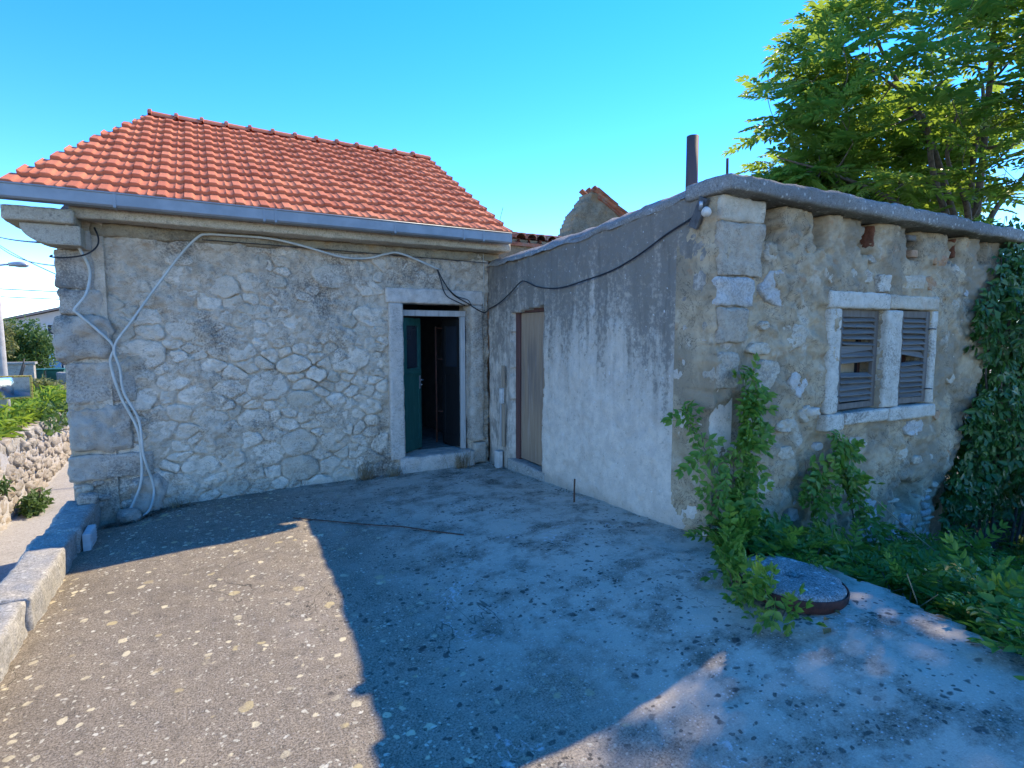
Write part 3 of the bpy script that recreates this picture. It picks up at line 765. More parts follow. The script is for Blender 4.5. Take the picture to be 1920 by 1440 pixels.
S, Rr = scatter_sites(-0.78, 3.04, -0.16, 2.5, 0.034, 0.155, 1.5, 9000, 1.5, 11)
cells = power_cells(S, Rr ** 2, -0.80, 3.05, -0.25, 2.5, 1.4)
small = []
cnt = 0
order = sorted(range(len(S)), key=lambda i: -(abs(poly_area(cells[i])) if cells[i] else 0))
loose = MB()
for i in order:
    P = cells[i]
    if not P: continue
    if poly_area(P) < 0: P = P[::-1]
    cx, cz = S[i]
    xs = [p[0] for p in P]; zs = [p[1] for p in P]
    if max(xs) > 1.80 and min(zs) < 2.15: 
        if min(xs) > 1.66: continue
        P = [(min(p[0], 1.795), p[1]) for p in P]
    if poly_area(P) < 0.0012: continue
    smear = float(sstep(1.5, 2.1, cz + 0.38 * float(fbm(np.array(cx * 1.7), np.array(cz * 1.7), 0, 41, 3))))
    if smear > 0.55 and rng.random() < 0.5: continue
    hgt = (0.013 + 0.014 * rng.random()) * (1 - 0.4 * smear) + 0.03 * math.sqrt(abs(poly_area(P)))
    me = stone_mesh('stone', P, (0, YW, 0), (1, 0, 0), (0, 0, 1), (0, -1, 0), hgt, 0.007, 24 if poly_area(P) > 0.012 else 15, i + 1)
    cnt += 1
    if cnt <= 290:
        put('stone', me, M['rubble' if cnt % 9 else 'front_stone'], wall)
    else:
        loose.add([tuple(v.co) for v in me.vertices], [tuple(p.vertices) for p in me.polygons], True)
if loose.v:
    tag(loose.build('small_stones', M['rubble'], wall), kind='stuff')
print('wall stones', cnt)

# other walls and the dark room
fl = MB()
def slab_between(a, b, t, z0, prof):
    """upright wall along a-b with a top profile of (fraction, z)"""
    a = Vector(a); b = Vector(b); d = (b - a); nrm = Vector((-d.y, d.x)).normalized() * t
    V = []
    for (f, z) in prof:
        p = a + d * f
        for off in (0, 1):
            q = p + nrm * off
            V += [(q.x, q.y, z0), (q.x, q.y, z)]
    F = []
    for k in range(len(prof) - 1):
        o = k * 4; p = o + 4
        F += [(o, p, p + 1, o + 1), (o + 2, o + 3, p + 3, p + 2), (o + 1, p + 1, p + 3, o + 3), (o, o + 2, p + 2, p)]
    e = (len(prof) - 1) * 4
    F += [(0, 1, 3, 2), (e, e + 2, e + 3, e + 1)]
    return V, F
gw = MB()
gw.add(*slab_between((-1.12, 6.29), (0.28, 12.5), -0.35, -2.3, [(0, 2.66), (0.37, 4.24), (1, 2.62)]))
gw.build('gable_wall', M['mortar'], house)
gw = MB(); gw.add(*slab_between((3.10, 6.66), (3.10, 12.5), -0.3, -0.6, [(0, 2.83), (0.33, 4.24), (1, 2.62)])); gw.build('gable_wall', M['mortar'], house)
gw = MB(); gw.box((0.64, 12.15, -2.3), (2.79, 12.5, 2.62)); gw.build('back_wall', M['mortar'], house)
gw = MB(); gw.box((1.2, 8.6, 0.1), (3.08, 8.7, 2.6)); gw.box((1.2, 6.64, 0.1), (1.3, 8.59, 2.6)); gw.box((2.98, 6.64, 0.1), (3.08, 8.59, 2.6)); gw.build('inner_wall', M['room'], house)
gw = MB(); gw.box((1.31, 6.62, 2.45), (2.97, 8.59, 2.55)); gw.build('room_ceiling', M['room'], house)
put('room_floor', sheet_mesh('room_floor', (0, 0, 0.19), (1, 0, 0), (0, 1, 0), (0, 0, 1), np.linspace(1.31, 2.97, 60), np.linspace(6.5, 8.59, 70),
    lambda u, w: 0.006 * fbm(u * 9, w * 9, 0, 3, 4), None, 0.2), M['room_floor'], house)

# corner stones at the left end
quoins = [(-1.14, -0.86, 2.02, 2.36, 0.05, 0), (-1.12, -0.80, 1.79, 2.01, 0.045, 1), (-1.15, -0.72, 1.39, 1.78, 0.09, 2), (-1.11, -0.60, 1.00, 1.37, 0.05, 3),
          (-1.13, -0.62, 0.55, 0.985, 0.09, 4), (-1.14, -0.50, 0.29, 0.53, 0.06, 5), (-0.70, -0.42, -0.14, 0.27, 0.075, 6)]
for (x0, x1, z0, z1, out, k) in quoins:
    rug = k in (2, 4, 6)
    rough_box('corner_stone', (x0, YW - out, z0), (x1, YW + 0.26, z1), M['quoin'], house, step=0.022, r=0.06 if rug else 0.022,
              amp=0.034 if rug else 0.014, freq=9 if rug else 13, seed=k + 3, big=0.035 if rug else 0.012)
for k in range(16):
    x = rng.uniform(-1.12, -0.72); z = -0.12 + 0.38 * rng.random(); w = rng.uniform(0.06, 0.14); h = rng.uniform(0.03, 0.075)
    rough_box('corner_stone', (x, YW - rng.uniform(0.02, 0.05), z), (x + w, YW + 0.1, z + h), M['front_stone' if k % 4 == 0 else 'quoin'], house, step=0.02, r=0.02, amp=0.012, freq=13, seed=k + 30)

# door surround
rough_box('lintel', (1.775, YW - 0.055, 1.975), (2.985, YW + 0.22, 2.145), M['dressed'], house, step=0.022, r=0.014, amp=0.006, freq=14, seed=61)
rough_box('jamb_stone', (1.805, YW - 0.06, 0.17), (1.972, YW + 0.24, 1.973), M['dressed'], house, step=0.022, r=0.014, amp=0.005, freq=15, seed=62)
rough_box('jamb_stone', (2.805, YW - 0.085, 0.30), (2.985, YW + 0.24, 1.973), M['quoin'], house, step=0.022, r=0.05, amp=0.012, freq=9, seed=63, big=0.012)
rough_box('jamb_stone', (2.83, YW - 0.10, 0.04), (3.00, YW + 0.24, 0.29), M['quoin'], house, step=0.022, r=0.02, amp=0.01, freq=9, seed=64)
rough_box('threshold', (1.90, YW - 0.12, 0.0), (2.83, YW + 0.30, 0.20), M['dressed'], house, step=0.022, r=0.03, amp=0.008, freq=9, seed=65)

# door frame, two narrow leaves
fr = MB(); fr.box((1.975, YW + 0.07, 1.835), (2.80, YW + 0.14, 1.905)); fr.box((2.735, YW + 0.075, 0.20), (2.795, YW + 0.145, 1.833)); fr.box((1.978, YW + 0.075, 0.20), (2.0, YW + 0.145, 1.833))
frame = fr.build('door_frame', M['frame_wood'], house, 0.006)
def leaf(name, hinge, ang, width, mat, glazed):
    Mx = Matrix.Translation(Vector(hinge)) @ Matrix.Rotation(ang, 4, 'Z')
    b = MB(); t = 0.038; H = 1.60
    b.box((0, -t, 0), (0.065, 0, H), Mx); b.box((width - 0.065, -t, 0), (width, 0, H), Mx)
    for z0, z1 in ((0, 0.14), (0.90, 1.0), (H - 0.09, H)): b.box((0.065, -t, z0), (width - 0.065, 0, z1), Mx)
    b.box((0.02, -t - 0.015, 0.93), (width - 0.02, -t, 0.965), Mx)
    b.box((0.066, -t + 0.01, 0.139), (width - 0.066, -0.012, 0.901), Mx)
    d = b.build(name, mat, house, 0.004)
    p = MB(); p.box((0.064, -t + 0.014, 0.999), (width - 0.064, -t + 0.02, H - 0.089), Mx); p.build('door_pane', M['glass'], d)
    if glazed:
        h = MB(); h.box((width - 0.05, -t - 0.006, 0.74), (width - 0.02, -t, 0.90), Mx)
        h.tube([Mx @ Vector((width - 0.035, -t - 0.006, 0.85)), Mx @ Vector((width - 0.035, -t - 0.05, 0.85)), Mx @ Vector((width - 0.11, -t - 0.052, 0.85))], 0.008)
        h.tube([Mx @ Vector((width - 0.035, -t - 0.004, 0.79)), Mx @ Vector((width - 0.035, -t - 0.03, 0.79))], 0.01)
        h.build('handle', M['metal_light'], d)
    return d
d1 = leaf('door', (1.995, YW + 0.115, 0.215), R(42), 0.40, M['green_paint'], True)
d1['label'] = 'left green leaf of the open door with brass-coloured lock'
d1['label'] = 'left green door leaf swung half inward'
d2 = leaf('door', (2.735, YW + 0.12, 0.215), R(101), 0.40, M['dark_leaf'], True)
d2['label'] = 'right door leaf swung fully inward in the dark'
gr = MB()
for (x, y) in ((2.60, 6.85), (2.74, 6.76)): gr.tube([(x, y, 0.21), (x, y, 1.72)], 0.013, 6)
for z in (0.62, 1.30, 1.70): gr.tube([(2.60, 6.85, z), (2.74, 6.76, z)], 0.010, 6)
gr.build('inner_grille', M['rust'], house)

# eaves: cornice, ochre band, corbel at the corner
rough_box('cornice', (-0.97, 5.99, 2.605), (3.24, YW + 0.3, 2.70), M['cornice'], house, step=0.03, r=0.012, amp=0.008, freq=6, seed=71, big=0.006)
rough_box('cornice', (-0.86, YW - 0.055, 2.50), (3.20, YW + 0.25, 2.604), M['ochre'], house, step=0.024, r=0.02, amp=0.018, freq=8, seed=72, big=0.012)
rough_box('corbel_slab', (-1.40, 5.92, 2.535), (-0.93, YW + 0.28, 2.655), M['cornice'], house, step=0.025, r=0.018, amp=0.008, freq=7, seed=73)
pts = [(-0.90, 2.365)] + [(-1.08 - 0.22 * math.sin(a), 2.515 - 0.15 * math.cos(a)) for a in np.linspace(0, math.pi / 2, 9)] + [(-1.30, 2.532), (-0.90, 2.532)]
cb = MB(); cb.prism(pts, 0, 0.30, Matrix(((1, 0, 0, 0), (0, 0, 1, 5.98), (0, 1, 0, 0), (0, 0, 0, 1))))
cb.build('corbel', M['cornice'], house, 0.012)
rough_box('corner_stone', (-1.10, 6.20, 2.36), (-0.86, YW + 0.2, 2.53), M['quoin'], house, step=0.025, r=0.02, amp=0.01, freq=9, seed=74)

# gutter: box section, joints and clips
GY0, GY1 = 5.80, 5.92
gp = [(GY0, 2.795), (GY0, 2.70), (GY0 + 0.012, 2.685), (GY1, 2.685), (GY1, 2.79), (GY1 - 0.004, 2.79), (GY1 - 0.004, 2.69), (GY0 + 0.014, 2.69), (GY0 + 0.005, 2.702), (GY0 + 0.005, 2.795)]
def gutter_z(x): return np.interp(x, [-1.42, 3.15], [0.0, -0.018])
g = MB()
for x0, x1 in ((-1.44, 3.15),):
    V = [(x0, p[0], p[1]) for p in gp] + [(x1, p[0], p[1] - 0.015) for p in gp]; n = len(gp)
    g.add(V, [(i, n + i, n + (i + 1) % n, (i + 1) % n) for i in range(n)])
for x in (-1.44, 3.149): g.box((x, GY0, 2.685 if x < 0 else 2.67), (x + 0.003, GY1, 2.79 if x < 0 else 2.775))
g.tube([(-1.44, GY0 - 0.002, 2.797), (3.15, GY0 - 0.002, 2.782)], 0.008, 8)
gutter = g.build('gutter', M['zinc'], house)
for x in (-0.63, 0.52, 0.62, 1.77, 2.55, 2.79):
    c = MB(); z = -0.0033 * (x + 1.44)
    c.box((x - 0.011, GY0 - 0.005, 2.682 + z), (x + 0.011, GY0 + 0.004, 2.801 + z)); c.box((x - 0.011, GY0 - 0.005, 2.678 + z), (x + 0.011, GY1, 2.684 + z))
    c.build('gutter_clip', M['zinc'], gutter)

# roof deck and tiles
EY, EZ, RY, RZ = 5.90, 2.80, 8.58, 4.345
SL = (RZ - EZ) / (RY - EY); PIT = math.atan(SL); SLEN = math.hypot(RZ - EZ, RY - EY)
def verge_x(y): return -1.40 + (y - EY) * (0.86 / (RY - EY))
rf = MB()
def deck(y0, z0, y1, z1, xl0, xl1, xr0, xr1, t=0.05):
    V = [(xl0, y0, z0), (xr0, y0, z0), (xr1, y1, z1), (xl1, y1, z1), (xl0, y0, z0 - t), (xr0, y0, z0 - t), (xr1, y1, z1 - t), (xl1, y1, z1 - t)]
    rf.add(V, [(0, 1, 2, 3), (7, 6, 5, 4), (0, 4, 5, 1), (1, 5, 6, 2), (2, 6, 7, 3), (3, 7, 4, 0)])
deck(EY + 0.04, EZ - 0.02, RY, RZ - 0.03, -1.28, -0.46, 3.12, 3.12)
deck(RY, RZ - 0.03, 12.6, 2.75, -0.46, 0.3, 3.12, 3.12)
roof = rf.build('roof', M['tile'], house)

TW, TE, ROWS = 0.2075, SLEN / 12.0, 12
def tile_profile(u):
    """height across one tile: broad roll, trough, small rib, trough"""
    u = np.asarray(u)
    h = 0.016 * (sstep(0.0, 0.03, u) - sstep(0.33, 0.45, u)) 
    h = h + 0.010 * np.exp(-((u - 0.70) / 0.05) ** 2)
    h = h + 0.010 * sstep(0.9, 1.0, u)
    return h
def tile_mesh(u0=0.0):
    us_ = np.array([0, .02, .035, .10, .20, .29, .34, .39, .44, .50, .57, .63, .67, .70, .73, .77, .83, .90, .96, 1.0])
    us_ = np.concatenate([[u0], us_[us_ > u0 + 0.01]])
    n = len(us_); h = tile_profile(us_); Ln = TE + 0.055
    V = []
    for (yy, lift, sc) in ((0.0, 0.034, 1.0), (0.006, 0.038, 1.0), (Ln * 0.5, 0.017, 1.0), (Ln, -0.004, 0.9)):
        for u, hh in zip(us_, h): V.append((u * TW, yy, lift + hh * sc))
    for (yy, lift) in ((0.003, 0.002),):
        for u, hh in zip(us_, h): V.append((u * TW, yy, lift + hh * 0.85))
    F = [(r * n + i, r * n + i + 1, (r + 1) * n + i + 1, (r + 1) * n + i) for r in range(3) for i in range(n - 1)]
    F += [(4 * n + i, 4 * n + i + 1, i + 1, i) for i in range(n - 1)]
    for e in (0, n - 1):
        V += [(us_[e] * TW, Ln, -0.012)]
        a = [e, n + e, 2 * n + e, 3 * n + e, len(V) - 1, 4 * n + e]
        F.append(tuple(a if e else a[::-1]))
    me = bpy.data.meshes.new('roof_tile'); me.from_pydata(V, [], F)
    me.polygons.foreach_set('use_smooth', [True] * len(me.polygons)); me.update()
    me.set_sharp_from_angle(angle=R(40))
    return me
tile_full = tile_mesh(); tile_full.materials.append(M['tile'])
X0 = 3.19 - 23 * TW
nt = 0
for r in range(ROWS):
    s0 = r * TE - 0.03
    y = EY + s0 * math.cos(PIT); z = EZ + s0 * math.sin(PIT)
    vx = verge_x(y + 0.06) + random.uniform(-0.012, 0.012)
    for c in range(23):
        x = X0 + c * TW
        if x + TW < vx + 0.03: continue
        me = tile_full
        cut = 0.0
        if x < vx - 0.005:
            cut = min(0.9, (vx - x) / TW); me = tile_mesh(cut)
        j = random.uniform(-0.004, 0.004)
        put('roof_tile', me, M['tile'], roof, (x + random.uniform(-0.0015, 0.0015), y + j * math.cos(PIT), z + j * math.sin(PIT)),
            (PIT + random.uniform(-0.006, 0.006), random.uniform(-0.006, 0.006), random.uniform(-0.004, 0.004)))
        nt += 1
print('tiles', nt)
# ridge caps
def ridge_mesh():
    n = 11; L = 0.30; V = []
    prof = ((0.0, 0.094, 0.012), (0.018, 0.098, 0.016), (0.04, 0.098, 0.016), (0.045, 0.090, 0.0), (L, 0.082, -0.004))
    for (x, rad_, dz) in prof:
        for k in range(n):
            a = math.pi * (0.02 + 0.96 * k / (n - 1)); V.append((x, math.cos(a) * rad_, math.sin(a) * rad_ * 0.86 + dz))
    F = [(r * n + k, r * n + k + 1, (r + 1) * n + k + 1, (r + 1) * n + k) for r in range(len(prof) - 1) for k in range(n - 1)]
    F.append(tuple(range(n - 1, -1, -1))); F.append(tuple((len(prof) - 1) * n + k for k in range(n)))
    me = bpy.data.meshes.new('ridge_tile'); me.from_pydata(V, [], [f[::-1] for f in F])
    me.polygons.foreach_set('use_smooth', [True] * len(me.polygons)); me.update(); me.set_sharp_from_angle(angle=R(45))
    me.materials.append(M['tile']); return me
rm_ = ridge_mesh()
for k in range(13):
    put('ridge_tile', rm_, M['tile'], roof, (-0.53 + k * 0.2852, RY + 0.02, RZ - 0.005), (random.uniform(-.03, .03), random.uniform(-.012, .012), random.uniform(-.015, .015)))

# ------------------------------------------------------------------ the outbuilding
out = thing('outbuilding', 'low roughcast outbuilding with flat concrete roof and grey slatted shutters', 'building', (XS, YF, 0))

def coping_z(y): return np.interp(y, [2.6, 2.8, 3.3, 4.2, 5.2, 6.1, 6.3], [2.62, 2.62, 2.585, 2.515, 2.475, 2.455, 2.45])
def side_relief(u, w):
    h = 0.012 * fbm(u * 1.6, w * 1.6, 0, 61, 3) + 0.006 * fbm(u * 9, w * 9, 0, 62, 4) + 0.003 * fbm(u * 38, w * 38, 0, 63, 3)
    h = h - 0.03 * sstep(YF + 0.10, YF, u) ** 2
    door = (sstep(4.93, 4.955, u + 0.010 * fbm(u * 0, w * 9, 0, 65, 3)) * (1 - sstep(5.665, 5.69, u + 0.02 * fbm(u * 0, w * 7, 0, 66, 3))) * (1 - sstep(1.90, 1.93, w + 0.018 * fbm(u * 7, w * 0, 0, 67, 3) - 0.10 * (5.4 - u))))
    return h
us = np.arange(YF + 0.004, 6.245, 0.018); ws = np.arange(-0.6, 2.72, 0.018)
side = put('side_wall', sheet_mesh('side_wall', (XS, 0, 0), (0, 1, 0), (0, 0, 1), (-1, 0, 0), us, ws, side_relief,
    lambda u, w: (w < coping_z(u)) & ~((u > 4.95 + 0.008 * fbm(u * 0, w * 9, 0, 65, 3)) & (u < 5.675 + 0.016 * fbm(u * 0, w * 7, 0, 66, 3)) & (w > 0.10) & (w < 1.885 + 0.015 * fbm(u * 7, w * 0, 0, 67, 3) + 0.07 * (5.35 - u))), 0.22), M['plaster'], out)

# coping: a cement fillet along the top of the side wall
V = []; ys = np.arange(2.86, 6.26, 0.03)
prof = [(-0.022, -0.03), (-0.024, -0.005), (0.02, 0.045), (0.09, 0.085), (0.17, 0.095), (0.30, 0.075), (0.30, -0.05)]
for y in ys:
    zc = float(coping_z(y))
    for k, (dx, dz) in enumerate(prof):
        nx = 0.012 * float(fbm(np.array(y * 5), np.array(k * 3.1), 0, 81, 3)); nz = 0.012 * float(fbm(np.array(y * 6), np.array(k * 2.3), 5, 82, 3))
        V.append((XS + dx + nx, y, zc + dz + nz))
n = len(prof)
F = [(i * n + k, i * n + k + 1, (i + 1) * n + k + 1, (i + 1) * n + k) for i in range(len(ys) - 1) for k in range(n - 1)]
put('coping', mesh_np('coping', V, np.array(F)), M['slab'], out)

# roof slab with a thick rough front edge
rough_box('roof_slab', (3.01, 2.585, 2.555), (7.72, 3.0, 2.672), M['slab'], out, step=0.03, r=0.022, amp=0.012, freq=7, seed=91, big=0.008)
rough_box('roof_slab', (3.34, 2.99, 2.48), (7.6, 6.6, 2.585), M['slab'], out, step=0.08, r=0.02, amp=0.01, freq=4, seed=92)

niches = [(3.53, 3.72, 2.30, 2.60), (4.11, 4.27, 2.27, 2.60), (4.77, 4.96, 2.29, 2.60), (5.46, 5.66, 2.29, 2.60), (6.12, 6.32, 2.31, 2.60), (6.70, 6.90, 2.33, 2.60)]
def front_relief(u, w):
    h = 0.018 * fbm(u * 2.0, w * 2.0, 0, 71, 4) + 0.016 * fbm(u * 8, w * 9, 0, 72, 5, 0.65) + 0.004 * fbm(u * 32, w * 32, 0, 73, 3)
    jag = 0.025 * fbm(u * 11, w * 11, 0, 74, 3)
    lay = fbm(u * 3.4, w * 3.9, 0, 78, 5, 0.62)
    h = h + 0.014 * sstep(-0.05, 0.01, lay) + 0.011 * sstep(0.28, 0.33, lay) - 0.012 * sstep(-0.42, -0.48, lay)
    for (x0, x1, z0, z1) in niches:
        m = sstep(x0 - 0.012, x0 + 0.012, u + jag) * (1 - sstep(x1 - 0.012, x1 + 0.012, u + jag)) * sstep(z0 - 0.015, z0 + 0.02, w + jag + 0.12 * np.abs(u - (x0 + x1) / 2))
        h = h - 0.33 * m
    # ruined masonry low at the right end
    low = sstep(0.32, 0.12, w + 2.2 * jag) * sstep(5.25, 5.5, u + 2 * jag)
    h = h - 0.03 * low
    hole = sstep(5.46, 5.54, u + jag * 2) * (1 - sstep(5.80, 5.9, u + jag * 2)) * sstep(-0.05, 0.03, w + jag) * (1 - sstep(0.20, 0.28, w + jag * 2))
    h = h - 0.16 * hole
    hole2 = sstep(3.87, 3.92, u + jag) * (1 - sstep(4.02, 4.07, u + jag)) * sstep(0.06, 0.11, w) * (1 - sstep(0.22, 0.27, w + jag))
    h = h - 0.12 * hole2
    h = h - 0.05 * sstep(2.15, 2.45, w + 2 * jag) * (u < 3.52) * 0.3
    return h
def front_mask(u, w):
    win = ((u > 4.45) & (u < 5.10) & (w > 0.985) & (w < 1.825)) | ((u > 5.33) & (u < 5.84) & (w > 0.985) & (w < 1.835))
    right = np.interp(w, [-1.3, -0.4, 0.0, 0.5, 0.9, 1.6, 2.3, 2.6], [6.05, 6.12, 6.2, 6.62, 6.8, 7.05, 7.18, 7.2]) + 0.05 * fbm(u * 2, w * 6, 0, 77, 3)
    return ~win & (u < right)
us = np.arange(XS + 0.0, 7.3, 0.018); ws = np.arange(-1.2, 2.556, 0.018)
front = put('front_wall', sheet_mesh('front_wall', (0, YF, 0), (1, 0, 0), (0, 0, 1), (0, -1, 0), us, ws, front_relief, front_mask, 0.36), M['front_mortar'], out)
bw = MB(); bw.box((6.95, 3.12, -1.1), (7.25, 6.5, 2.5)); bw.build('end_wall', M['front_mortar'], out)
bw = MB(); bw.box((3.3, 6.3, -0.6), (7.25, 6.55, 2.5)); bw.build('back_wall', M['front_mortar'], out)
bw = MB(); bw.box((3.30, 3.6, -0.3), (6.94, 3.65, 2.47)); bw.build('inner_wall', M['room'], out)

# stones that show through the render of the front wall
fs = [(3.08,3.52,2.55,2.39),(3.11,3.34,2.39,2.24),(3.07,3.42,2.0,1.83),(3.52,3.82,2.09,1.82),(3.7,4.03,1.7,1.5),(3.5,3.8,1.44,1.18),(3.89,4.09,1.37,1.14),(3.54,3.68,2.28,2.13),(4.22,4.46,2.18,2.02),(4.59,4.71,2.16,2.04),(4.76,4.9,2.16,2.04),(5.01,5.22,2.13,1.98),(5.71,5.97,2.15,2.02),(6.12,6.37,2.28,2.1),(5.85,6.09,2.38,2.23),(5.24,5.68,2.14,2.02),(3.21,3.44,1.68,1.49),(3.42,3.68,1.56,1.47),(4.81,4.95,2.28,2.21),(6.2,6.39,1.94,1.82),(6.11,6.33,1.66,1.55),(3.4,3.55,1.17,1.08),(3.76,3.97,0.77,0.66),(3.53,3.76,0.58,0.42),(3.76,3.97,0.98,0.87),(3.94,4.17,0.33,0.14),(5.54,5.89,0.84,0.69),(5.72,5.89,0.49,0.41),(4.95,5.32,0.18,-0.06),(4.97,5.31,-0.07,-0.22),(3.11,3.25,1.46,1.27),(3.18,3.34,0.57,0.42),(4.49,4.71,0.63,0.54),(5.45,5.63,0.59,0.48),(3.51,3.63,1.72,1.65),(4.13,4.27,1.57,1.48),(6.21,6.41,1.3,1.14),(4.04,4.25,1.06,0.93),(4.7,4.94,0.75,0.65)]
special = {3: 'blue_stone', 6: 'blue_stone', 11: 'window_stone', 12: 'orange_stone', 14: 'orange_stone', 25: 'blue_stone', 28: 'blue_stone', 29: 'blue_stone', 26: 'blue_stone', 0: 'dressed', 5: 'front_stone'}
square = {0, 2, 15, 28, 29, 11}
def rnd_poly(x0, x1, z0, z1, sq, seed):
    r_ = random.Random(seed); cx, cz, a, b = (x0 + x1) / 2, (z0 + z1) / 2, (x1 - x0) / 2, (z1 - z0) / 2
    if sq:
        P = [(-1, -1), (-.3, -1.02), (.4, -.98), (1, -1), (1.02, 0), (1, 1), (.3, 1.0), (-.4, 1.03), (-1, 1), (-1.02, .1)]
        return [(cx + p[0] * a * r_.uniform(.93, 1.05), cz + p[1] * b * r_.uniform(.93, 1.05)) for p in P]
    k = r_.randint(7, 9)
    return [(cx + math.cos(2 * math.pi * (i + r_.uniform(-.25, .25)) / k) * a * r_.uniform(.95, 1.2), cz + math.sin(2 * math.pi * (i + r_.uniform(-.2, .2)) / k) * b * r_.uniform(.95, 1.2)) for i in range(k)]
for k, (x0, x1, z0, z1, mt) in enumerate(((3.075, 3.525, 2.395, 2.552, 'front_stone'), (3.07, 3.50, 2.02, 2.385, 'front_corner'), (3.065, 3.425, 1.815, 2.005, 'blue_stone'), (3.07, 3.36, 1.56, 1.80, 'front_corner'), (3.07, 3.30, 1.24, 1.50, 'front_corner'))):
    rough_box('corner_stone', (x0, YF - 0.034 - 0.006 * (k % 2), z0), (x1, YF + 0.1, z1), M[mt], front, step=0.02, r=0.014, amp=0.012, freq=12, seed=400 + k, big=0.012)
# broken courses low at the right end
yy_ = -0.55
cr = random.Random(9)
while yy_ < 0.12:
    hh = cr.uniform(0.035, 0.085); x_ = cr.uniform(5.30, 5.40)
    while x_ < 6.06:
        ww = cr.uniform(0.07, 0.22)
        if not (5.44 < x_ + ww / 2 < 5.92 and yy_ > -0.10):
            rough_box('stone', (x_, YF - cr.uniform(-0.02, 0.035), yy_), (x_ + ww - 0.012, YF + 0.16, yy_ + hh - 0.010), M[cr.choice(['blue_stone', 'front_stone', 'front_stone', 'quoin'])], front, step=0.025, r=0.014, amp=0.010, freq=14, seed=cr.randint(0, 900))
        x_ += ww
    yy_ += hh
for i, (x0, x1, z0, z1) in enumerate(fs):
    if i in (0, 1, 2, 16, 30): continue
    me = stone_mesh('stone', rnd_poly(x0, x1, min(z0, z1), max(z0, z1), i in square, i), (0, YF, 0), (1, 0, 0), (0, 0, 1), (0, -1, 0), 0.012 + 0.012 * rng.random(), 0.002, 26, 300 + i, 0.05, 1.2)
    put('stone', me, M[special.get(i, 'front_stone')], front)
# smaller pieces here and there, and the open masonry by the hole
small = []
for k in range(110):
    x = rng.uniform(3.1, 6.9); z = rng.uniform(-0.3, 2.3)
    if rng.random() < 0.35: x = rng.uniform(5.3, 6.1); z = rng.uniform(-0.5, 0.25)
    s = rng.uniform(0.025, 0.07)
    lim = float(np.interp(z, [-0.4, 0.0, 0.5, 0.9, 1.6, 2.3], [6.0, 6.1, 6.5, 6.7, 6.95, 7.1]))
    if x > lim - 0.05 or (4.2 < x < 6.0 and 0.8 < z < 2.0) or (5.45 < x < 5.92 and -0.08 < z < 0.28): continue
    if any(a - s * 1.3 < x < b + s * 1.3 and min(c, d) - s < z < max(c, d) + s for a, b, c, d in fs): continue
    if any(np.hypot(x - a, z - b) < (s + c) * 1.15 for a, b, c in small): continue
    small.append((x, z, s))
    me = stone_mesh('stone', rnd_poly(x - s * 1.4, x + s * 1.4, z - s, z + s, False, 900 + k), (0, YF, 0), (1, 0, 0), (0, 0, 1), (0, -1, 0), rng.uniform(0.006, 0.018), 0.002, 13, 500 + k, 0.05)
    put('stone', me, M[['front_mortar', 'front_stone', 'front_mortar', 'blue_stone', 'front_stone', 'orange_stone'][k % 6] if z > 0.2 else ['blue_stone', 'front_stone'][k % 2]], front)
# bricks on the inner cheeks of the joist holes
for (x, z0, z1) in ((4.962, 2.33, 2.53), (6.325, 2.35, 2.53)):
    rough_box('brick', (x - 0.012, YF + 0.025, z0), (x + 0.02, YF + 0.15, z1), M['red_brick'], front, step=0.02, r=0.01, amp=0.006, freq=14, seed=int(x * 100))
rough_box('brick', (5.50, YF - 0.01, 2.30), (5.60, YF + 0.1, 2.37), M['orange_stone'], front, step=0.02, r=0.012, amp=0.006, freq=14, seed=7)
rough_box('brick', (5.50, YF + 0.02, 2.45), (5.62, YF + 0.12, 2.50), M['shutter_wood'], front, step=0.02, r=0.006, amp=0.004, freq=14, seed=8)
me = stone_mesh('stone', rnd_poly(4.10, 4.24, 0.98, 1.05, True, 5), (0, YF, 0), (1, 0, 0), (0, 0, 1), (0, -1, 0), 0.05, 0.003, 12, 877, 0.05)
put('stone', me, M['window_stone'], front)

# window surround
win = put('window', bpy.data.meshes.new('window'), None, out)
bpy.data.objects.remove(win)
wi = MB(); wi.box((4.43, YF + 0.16, 0.97), (5.86, YF + 0.20, 1.02)); wi.box((4.43, YF + 0.16, 1.80), (5.86, YF + 0.20, 1.85))
for x in (4.44, 4.755, 5.09, 5.33, 5.56, 5.80): wi.box((x, YF + 0.158, 1.021), (x + 0.045, YF + 0.198, 1.799))
win = wi.build('window', M['dark_wood'], out, 0.003)
wp = MB(); wp.box((4.45, YF + 0.18, 1.02), (5.85, YF + 0.185, 1.80)); wp.build('pane', M['glass'], win)
wp = MB(); wp.box((4.80, YF + 0.166, 1.03), (5.02, YF + 0.176, 1.79)); wp.build('board', M['tan_board'], win)
for (a, b, s) in (((4.295, 1.828), (5.13, 1.965), 1), ((5.135, 1.838), (5.915, 1.958), 2), ((4.30, 0.985), (4.455, 1.825), 3), ((5.095, 0.985), (5.335, 1.826), 4), ((5.835, 0.985), (5.92, 1.835), 5), ((4.29, 0.845), (4.52, 0.98), 6), ((4.53, 0.88), (5.16, 0.982), 7), ((5.17, 0.865), (5.93, 0.983), 8)):
    rough_box('window_surround', (a[0], YF - 0.05 - 0.004 * (s % 3) - (0.02 if s in (6, 7, 8) else 0), a[1]), (b[0], YF + 0.14, b[1]), M['window_stone'] if s != 2 else M['front_stone'], out, step=0.02, r=0.012, amp=0.006, freq=11, seed=110 + s)

